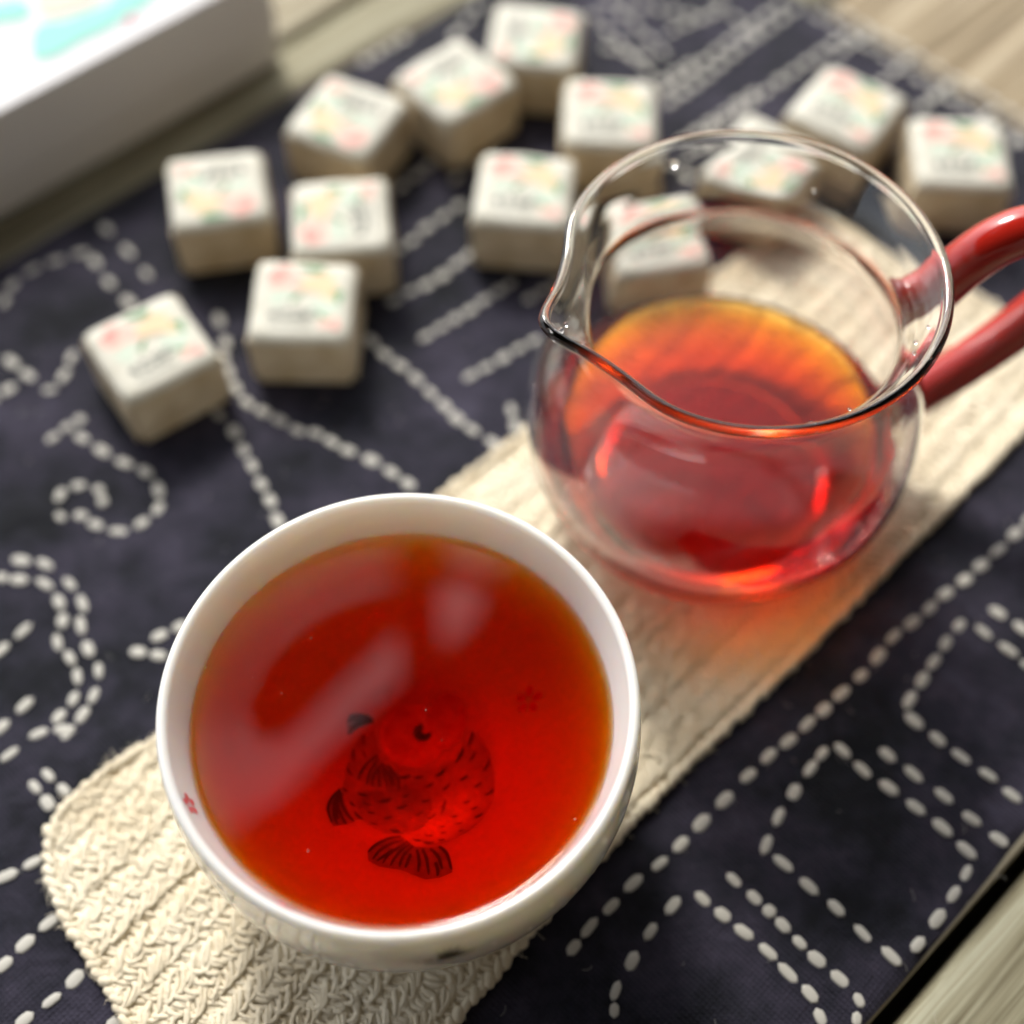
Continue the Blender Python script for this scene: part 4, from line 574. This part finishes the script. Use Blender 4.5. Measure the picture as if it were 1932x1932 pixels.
for bx_, by_, r in ((-36.2, 9.5, .17), (-33.5, 21.5, .24), (-27.5, 7.6, .09), (-25.6, 6.1, .07), (-22, 4.5, .09), (-17.5, 15.5, .10), (-13, 5.5, .07), (4.2, 1.2, .08), (7.2, -4.5, .07), (-15, -24.5, .08), (30.5, -19, .10), (-29, -2.0, .08)):
    droplet(tea, M_bub, r, bx_, by_, ZT + r * .2)

# ------------------------------------------------------------------ paper wrapped tea cubes
M_paper = mat('wrapper_paper', rough=.6, Specular_IOR_Level=.15)
v = coords(M_paper); c = ramp(M_paper, noise_tex(M_paper, v, 120, 3), [(.3, (.50, .485, .41)), (.6, (.60, .59, .52))]); ln(M_paper, c, pb(M_paper).inputs['Base Color'])
ln(M_paper, bump(M_paper, noise_tex(M_paper, v, 350, 3), .4, .0005), pb(M_paper).inputs['Normal'])
M_side = mat('wrapper_side_shade', rough=.65, Specular_IOR_Level=.15)  # same paper as the top; the sides' shade is put into this browner colour
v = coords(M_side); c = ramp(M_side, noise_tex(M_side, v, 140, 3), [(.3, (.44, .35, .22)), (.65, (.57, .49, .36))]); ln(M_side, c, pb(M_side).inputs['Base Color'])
D_pink = mat('print_pink', (.60, .27, .24), .6, Specular_IOR_Level=.15); D_blush = mat('print_blush', (.68, .44, .38), .6, Specular_IOR_Level=.15); D_org = mat('print_orange', (.68, .52, .34), .6, Specular_IOR_Level=.15)
D_grn = mat('print_green', (.16, .30, .17), .6, Specular_IOR_Level=.15); D_mint = mat('print_mint', (.50, .57, .48), .6, Specular_IOR_Level=.15); D_ink = mat('print_grey_ink', (.12, .14, .13), .6, Specular_IOR_Level=.15)
CS, CHh = 12.1, 17.2
def cube_mesh(seed):
    n = 9; V = []; idx = {}; F = []
    def vert(p):
        k = tuple(round(c, 4) for c in p)
        if k in idx: return idx[k]
        x, y, z = p
        e = 15.0
        nrm = (abs(x) ** e + abs(y) ** e + abs(z) ** e) ** (1 / e); m_ = max(abs(x), abs(y), abs(z)) / nrm
        x, y, z = x * m_, y * m_, z * m_
        q = Vector((x * 1.5 + seed, y * 1.5, z * 1.5)); w = 1 + .035 * noise.noise(q) + .012 * noise.noise(q * 3)
        idx[k] = len(V); V.append((x * CS * w * 1.01, y * CS * w * 1.01, min(CHh, (z * w + 1) * CHh / 2))); return idx[k]
    lin = [-1 + 2 * i / n for i in range(n + 1)]
    for ax in range(3):
        for sg in (-1, 1):
            for i in range(n):
                for j in range(n):
                    q = []
                    for (a, b) in ((i, j), (i + 1, j), (i + 1, j + 1), (i, j + 1)):
                        p = [0, 0, 0]; p[ax] = sg; p[(ax + 1) % 3] = lin[a]; p[(ax + 2) % 3] = lin[b]; q.append(vert(p))
                    F.append(tuple(q if sg > 0 else q[::-1]))
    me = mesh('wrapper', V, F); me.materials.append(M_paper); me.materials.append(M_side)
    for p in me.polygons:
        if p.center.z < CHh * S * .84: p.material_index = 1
    return me
cubes_me = [cube_mesh(s_) for s_ in (1.3, 4.7, 9.1)]
def blob(cx, cy, a, b, rot, seed, n=14):
    P = []
    for i in range(n):
        t = 2 * pi * i / n; r = 1 + .22 * sin(3 * t + seed) + .12 * sin(5 * t + seed * 2)
        x, y = a * r * cos(t), b * r * sin(t); P.append((cx + x * cos(rot) - y * sin(rot), cy + x * sin(rot) + y * cos(rot)))
    return P
ZD = CHh + .12
def flat(polys, z=ZD):
    V = []; F = []
    for P in polys:
        o = len(V); V += [(x, y, z) for x, y in P]; F.append(tuple(range(o, o + len(P))))
        if sum((P[i][0] * P[(i + 1) % len(P)][1] - P[(i + 1) % len(P)][0] * P[i][1]) for i in range(len(P))) < 0: F[-1] = F[-1][::-1]
    return V, F
def bar(cx, cy, l, w, a):
    c, s_ = cos(a), sin(a); return [(cx + px * c - py * s_, cy + px * s_ + py * c) for px, py in ((-l / 2, -w / 2), (l / 2, -w / 2), (l / 2, w / 2), (-l / 2, w / 2))]
rr_ = random.Random(3)
glyph = []
for gx in (-6.2, -3.4, -.6, 2.2):                       # a line of small brush characters
    for k in range(6):
        glyph.append(bar(gx + rr_.uniform(-.8, .8), -4.7 + rr_.uniform(-1.3, 1.3), rr_.uniform(1.1, 2.4), .42, rr_.choice((0, pi / 2, .7, -.7))))
for gx in range(9): glyph.append(bar(-6.6 + gx * 1.15, -8.1, .85, .5, 0))
prints = [('printed_flower', [flat([blob(-6.6, 7.4, 2.3, 1.7, .4, 1), blob(8.6, -8.4, 1.0, .8, 0, 3)])], D_pink), ('printed_blush', [flat([blob(-4.6, 6.2, 5.0, 3.4, -.4, 2), blob(7.2, -7.0, 2.6, 1.9, .2, 4)], ZD - .02)], D_blush),
          ('printed_fruit', [flat([blob(4.2, 4.2, 5.2, 3.3, -.5, 3)], ZD - .01)], D_org), ('printed_leaf', [flat([blob(1.8, 9.4, 3.2, 1.1, -.15, 5), blob(8.4, 1.2, 1.2, 2.2, .3, 7), blob(-1.5, .6, 2.2, .7, .9, 2), blob(5.2, -5.2, 1.8, .6, -.5, 1)])], D_grn),
          ('printed_wash', [flat([blob(6.0, -2.0, 3.8, 3.3, .3, 6), blob(-5.5, .8, 3.4, 2.2, .8, 2)], ZD - .015)], D_mint), ('printed_writing', [flat(glyph, ZD + .005)], D_ink)]
pm = []
for nme, vf, m in prints:
    V, F = joined(vf); me = mesh(nme, V, F, False); me.materials.append(m); pm.append((nme, me))
fv = []; ff = []
for q in range(4):                                       # paper tucked in at each side
    c, s_ = cos(q * pi / 2), sin(q * pi / 2)
    for tri in (((-11.2, 1.2), (11.2, 1.2), (1.5, 11.5), (-1.5, 11.5)), ((-11.4, 2.0), (-2.5, 10.5), (-11.4, 15.2)), ((11.4, 2.0), (2.5, 10.5), (11.4, 15.2))):
        o = len(fv); dd = 12.75 if len(tri) == 4 else 12.55
        for ins in (0, 1):
            for (a, z) in tri: fv.append(((a * c + (dd - ins * .6) * s_), (a * s_ - (dd - ins * .6) * c), z))
        n_ = len(tri); ff.append(tuple(range(o, o + n_))); ff.append(tuple(range(o + 2 * n_ - 1, o + n_ - 1, -1)))
        for i in range(n_): ff.append((o + i, o + n_ + i, o + n_ + (i + 1) % n_, o + (i + 1) % n_))
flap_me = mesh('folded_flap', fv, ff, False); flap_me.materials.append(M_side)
LAB = {1: 'squared up paper cube standing alone just below the long side of the white box',
       2: 'paper cube turned on its corner, just right of the end of the white box',
       3: 'paper cube whose front is covered by the cube standing before it',
       4: 'paper cube nearest the camera in the touching pair, standing before another cube',
       5: 'lone paper cube turned askew at the far left, beside the stitched curl',
       6: 'paper cube turned on its corner with its side against the cube at the top edge',
       7: 'paper cube cut by the top edge of the photo',
       8: 'squared up paper cube just above the pitcher spout side, next to the topmost cube',
       9: 'paper cube standing alone among ruled stitches, left of the pitcher rim',
       10: 'paper cube seen through the glass neck of the pitcher, beside the runner',
       12: 'paper cube half hidden behind the far rim of the pitcher, at the runner end',
       13: 'paper cube turned on its corner near the far stitched border of the cloth',
       14: 'rightmost paper cube, above the red pitcher handle'}
ROT = {1: pi, 2: pi * .5, 3: pi * .5, 4: 0, 5: 0, 6: pi, 7: -pi / 2, 8: 0, 9: 0, 10: 0, 12: pi, 13: -pi / 2, 14: 0}
for k, x, y, a in CUBES:
    t = link('tea_cube', None, loc=(x, y, CT - .1), rz=radians(a))
    tag(t, LAB[k], 'tea cube', 'paper wrapped tea cubes scattered on the cloth')
    w = link('wrapper', cubes_me[k % 3], None, t)
    link('folded_flap', flap_me, None, t)
    for nme, me in pm:
        p = link(nme, me, None, t); p.rotation_euler = (0, 0, ROT[k])

# ------------------------------------------------------------------ white box
M_card = mat('white_card', (.68, .68, .695), .85, Specular_IOR_Level=.1); 
M_teal = mat('teal_print', (.30, .62, .56), .85, Specular_IOR_Level=.1); M_pk = mat('pink_print', (.66, .36, .40), .85, Specular_IOR_Level=.1); M_pe = mat('peach_print', (.68, .58, .50), .85, Specular_IOR_Level=.1)
BA = atan2(318.8 - 257.4, -66.9 + 136.4); bu = (cos(BA), sin(BA)); bn = (-sin(BA), cos(BA))
c0 = (-66.9, 318.8)
bx = link('white_box', None, loc=(c0[0], c0[1], -3.55), rz=BA)
tag(bx, 'large white cardboard box with teal leaf print on its lid', 'box')
def rbox(x0, x1, y0, y1, z0, z1, b=1.0):
    bm = bmesh.new(); bmesh.ops.create_cube(bm, size=1)
    for v in bm.verts: v.co = Vector(((x0 + x1) / 2 + v.co.x * (x1 - x0), (y0 + y1) / 2 + v.co.y * (y1 - y0), (z0 + z1) / 2 + v.co.z * (z1 - z0)))
    bmesh.ops.bevel(bm, geom=bm.edges[:], offset=b, segments=3, affect='EDGES', profile=.5)
    for v in bm.verts: v.co *= S
    me = bpy.data.meshes.new('box'); bm.to_mesh(me); bm.free(); return me
link('box_tray', rbox(-260, 0, 0, 170, 0, 9, .6), M_card, bx)
link('box_lid', rbox(-260.6, .6, -.6, 170.6, 9.4, 30.6, 1.0), M_card, bx)
def to_box(P):
    return [((x - c0[0]) * bu[0] + (y - c0[1]) * bu[1], (x - c0[0]) * bn[0] + (y - c0[1]) * bn[1]) for x, y in P]
TEAL = [[(-140.3, 302.8), (-135.9, 304.9), (-132.3, 306.4), (-128.7, 304.9), (-127.1, 301.3), (-128.5, 298.5), (-134.4, 297.1), (-145, 294)], [(-124.6, 290.1), (-122.4, 283.2), (-116.7, 285.2), (-111.9, 290.1), (-105.5, 294.9), (-101.5, 299.9), (-96.5, 304.9), (-94, 314), (-103.1, 314), (-107.1, 304.9), (-113.6, 300.6), (-117.9, 297.8), (-122.5, 297.1), (-124.5, 294.9)], [(-160, 300), (-150, 306), (-142, 318), (-150, 330), (-165, 322)]]
for P in TEAL: V, F = flat([catmull(to_box(P), 4, True)], 31.0); obj('printed_leaf', V, F, M_teal, bx, False)
V, F = flat([to_box([(-100.7, 300.6), (-98.5, 298.5), (-100.0, 295.7), (-101.7, 297.8)])], 31.05); obj('printed_petal', V, F, M_pk, bx, False)
V, F = flat([catmull(to_box([(-124.9, 314.8), (-109.9, 314.8), (-110.8, 305.2), (-116.8, 301.5), (-122.3, 299.5), (-126.0, 304.5)]), 4, True)], 30.9); obj('printed_fruit', V, F, M_pe, bx, False)

# ------------------------------------------------------------------ unseen surroundings: ground, plus a panel and walls added to shape the light
RH = 400.0
cu = bpy.data.curves.new('reflection_panel', 'CURVE'); cu.dimensions = '2D'; cu.fill_mode = 'BOTH'; cu.extrude = .002  # unseen low panel, its openings cut to shape the sky reflection in the tea
def poly(P):
    s_ = cu.splines.new('POLY'); s_.points.add(len(P) - 1); s_.use_cyclic_u = True
    for p, (x, y) in zip(s_.points, P): p.co = (x * S, y * S, 0, 1)
poly([(-350, -550), (-350, 290), (-270, 365), (-130, 372), (380, 372), (380, -780), (-350, -780)])
poly([(-56.4, 323.7), (-81.4, 317.8), (-103.5, 304.8), (-120.0, 285.3), (-128.4, 264.1), (-131.2, 240.4), (-129.8, 222.6), (-126.1, 210.2), (-119.9, 202.8), (-113.9, 201.6), (-105.4, 205.8), (-88.1, 226.1), (-65.1, 252.6), (-51.7, 265.9), (-54.0, 292.0), (-79.2, 264.1), (-100.6, 239.1), (-111.2, 235.7), (-118.9, 238.3), (-125.4, 249.5), (-124.0, 260.0), (-116.9, 278.7), (-101.4, 297.1), (-80.4, 309.7), (-56.1, 316.6)])
poly([(-35.5, 316.6), (-24.7, 319.0), (-14.9, 313.7), (-14.3, 302.8), (-21.7, 290.1), (-32.6, 282.6), (-35.1, 300.0)])
ro = bpy.data.objects.new('reflection_panel', cu); col.objects.link(ro); ro.location = (0, 0, RH * S)
cu.materials.append(mat('dark_panel', (.08, .068, .056), .8)); tag(ro, kind='structure')
M_pave = mat('pale_paving', rough=.9)
c = ramp(M_pave, noise_tex(M_pave, coords(M_pave), 6, 4), [(.3, (.20, .18, .155)), (.7, (.30, .275, .24))]); ln(M_pave, c, pb(M_pave).inputs['Base Color'])
tag(obj('ground', [(-30000, -30000, -740), (30000, -30000, -740), (30000, 30000, -740), (-30000, 30000, -740)], [(0, 1, 2, 3)], M_pave, smooth=False), kind='structure')
M_wall = mat('light_block_surface', (.13, .115, .10), .9)
hw = tag(link('fill_block_wall', rbox(-2500, 1100, -1000, -880, -739, 2100, 4), M_wall), kind='structure')  # unseen wall added behind the camera to hold back fill light
link('sky_block_wall', rbox(980, 1100, -880, 1500, -739, 2100, 4), M_wall, hw)  # unseen second wall, added to block low sky from the right
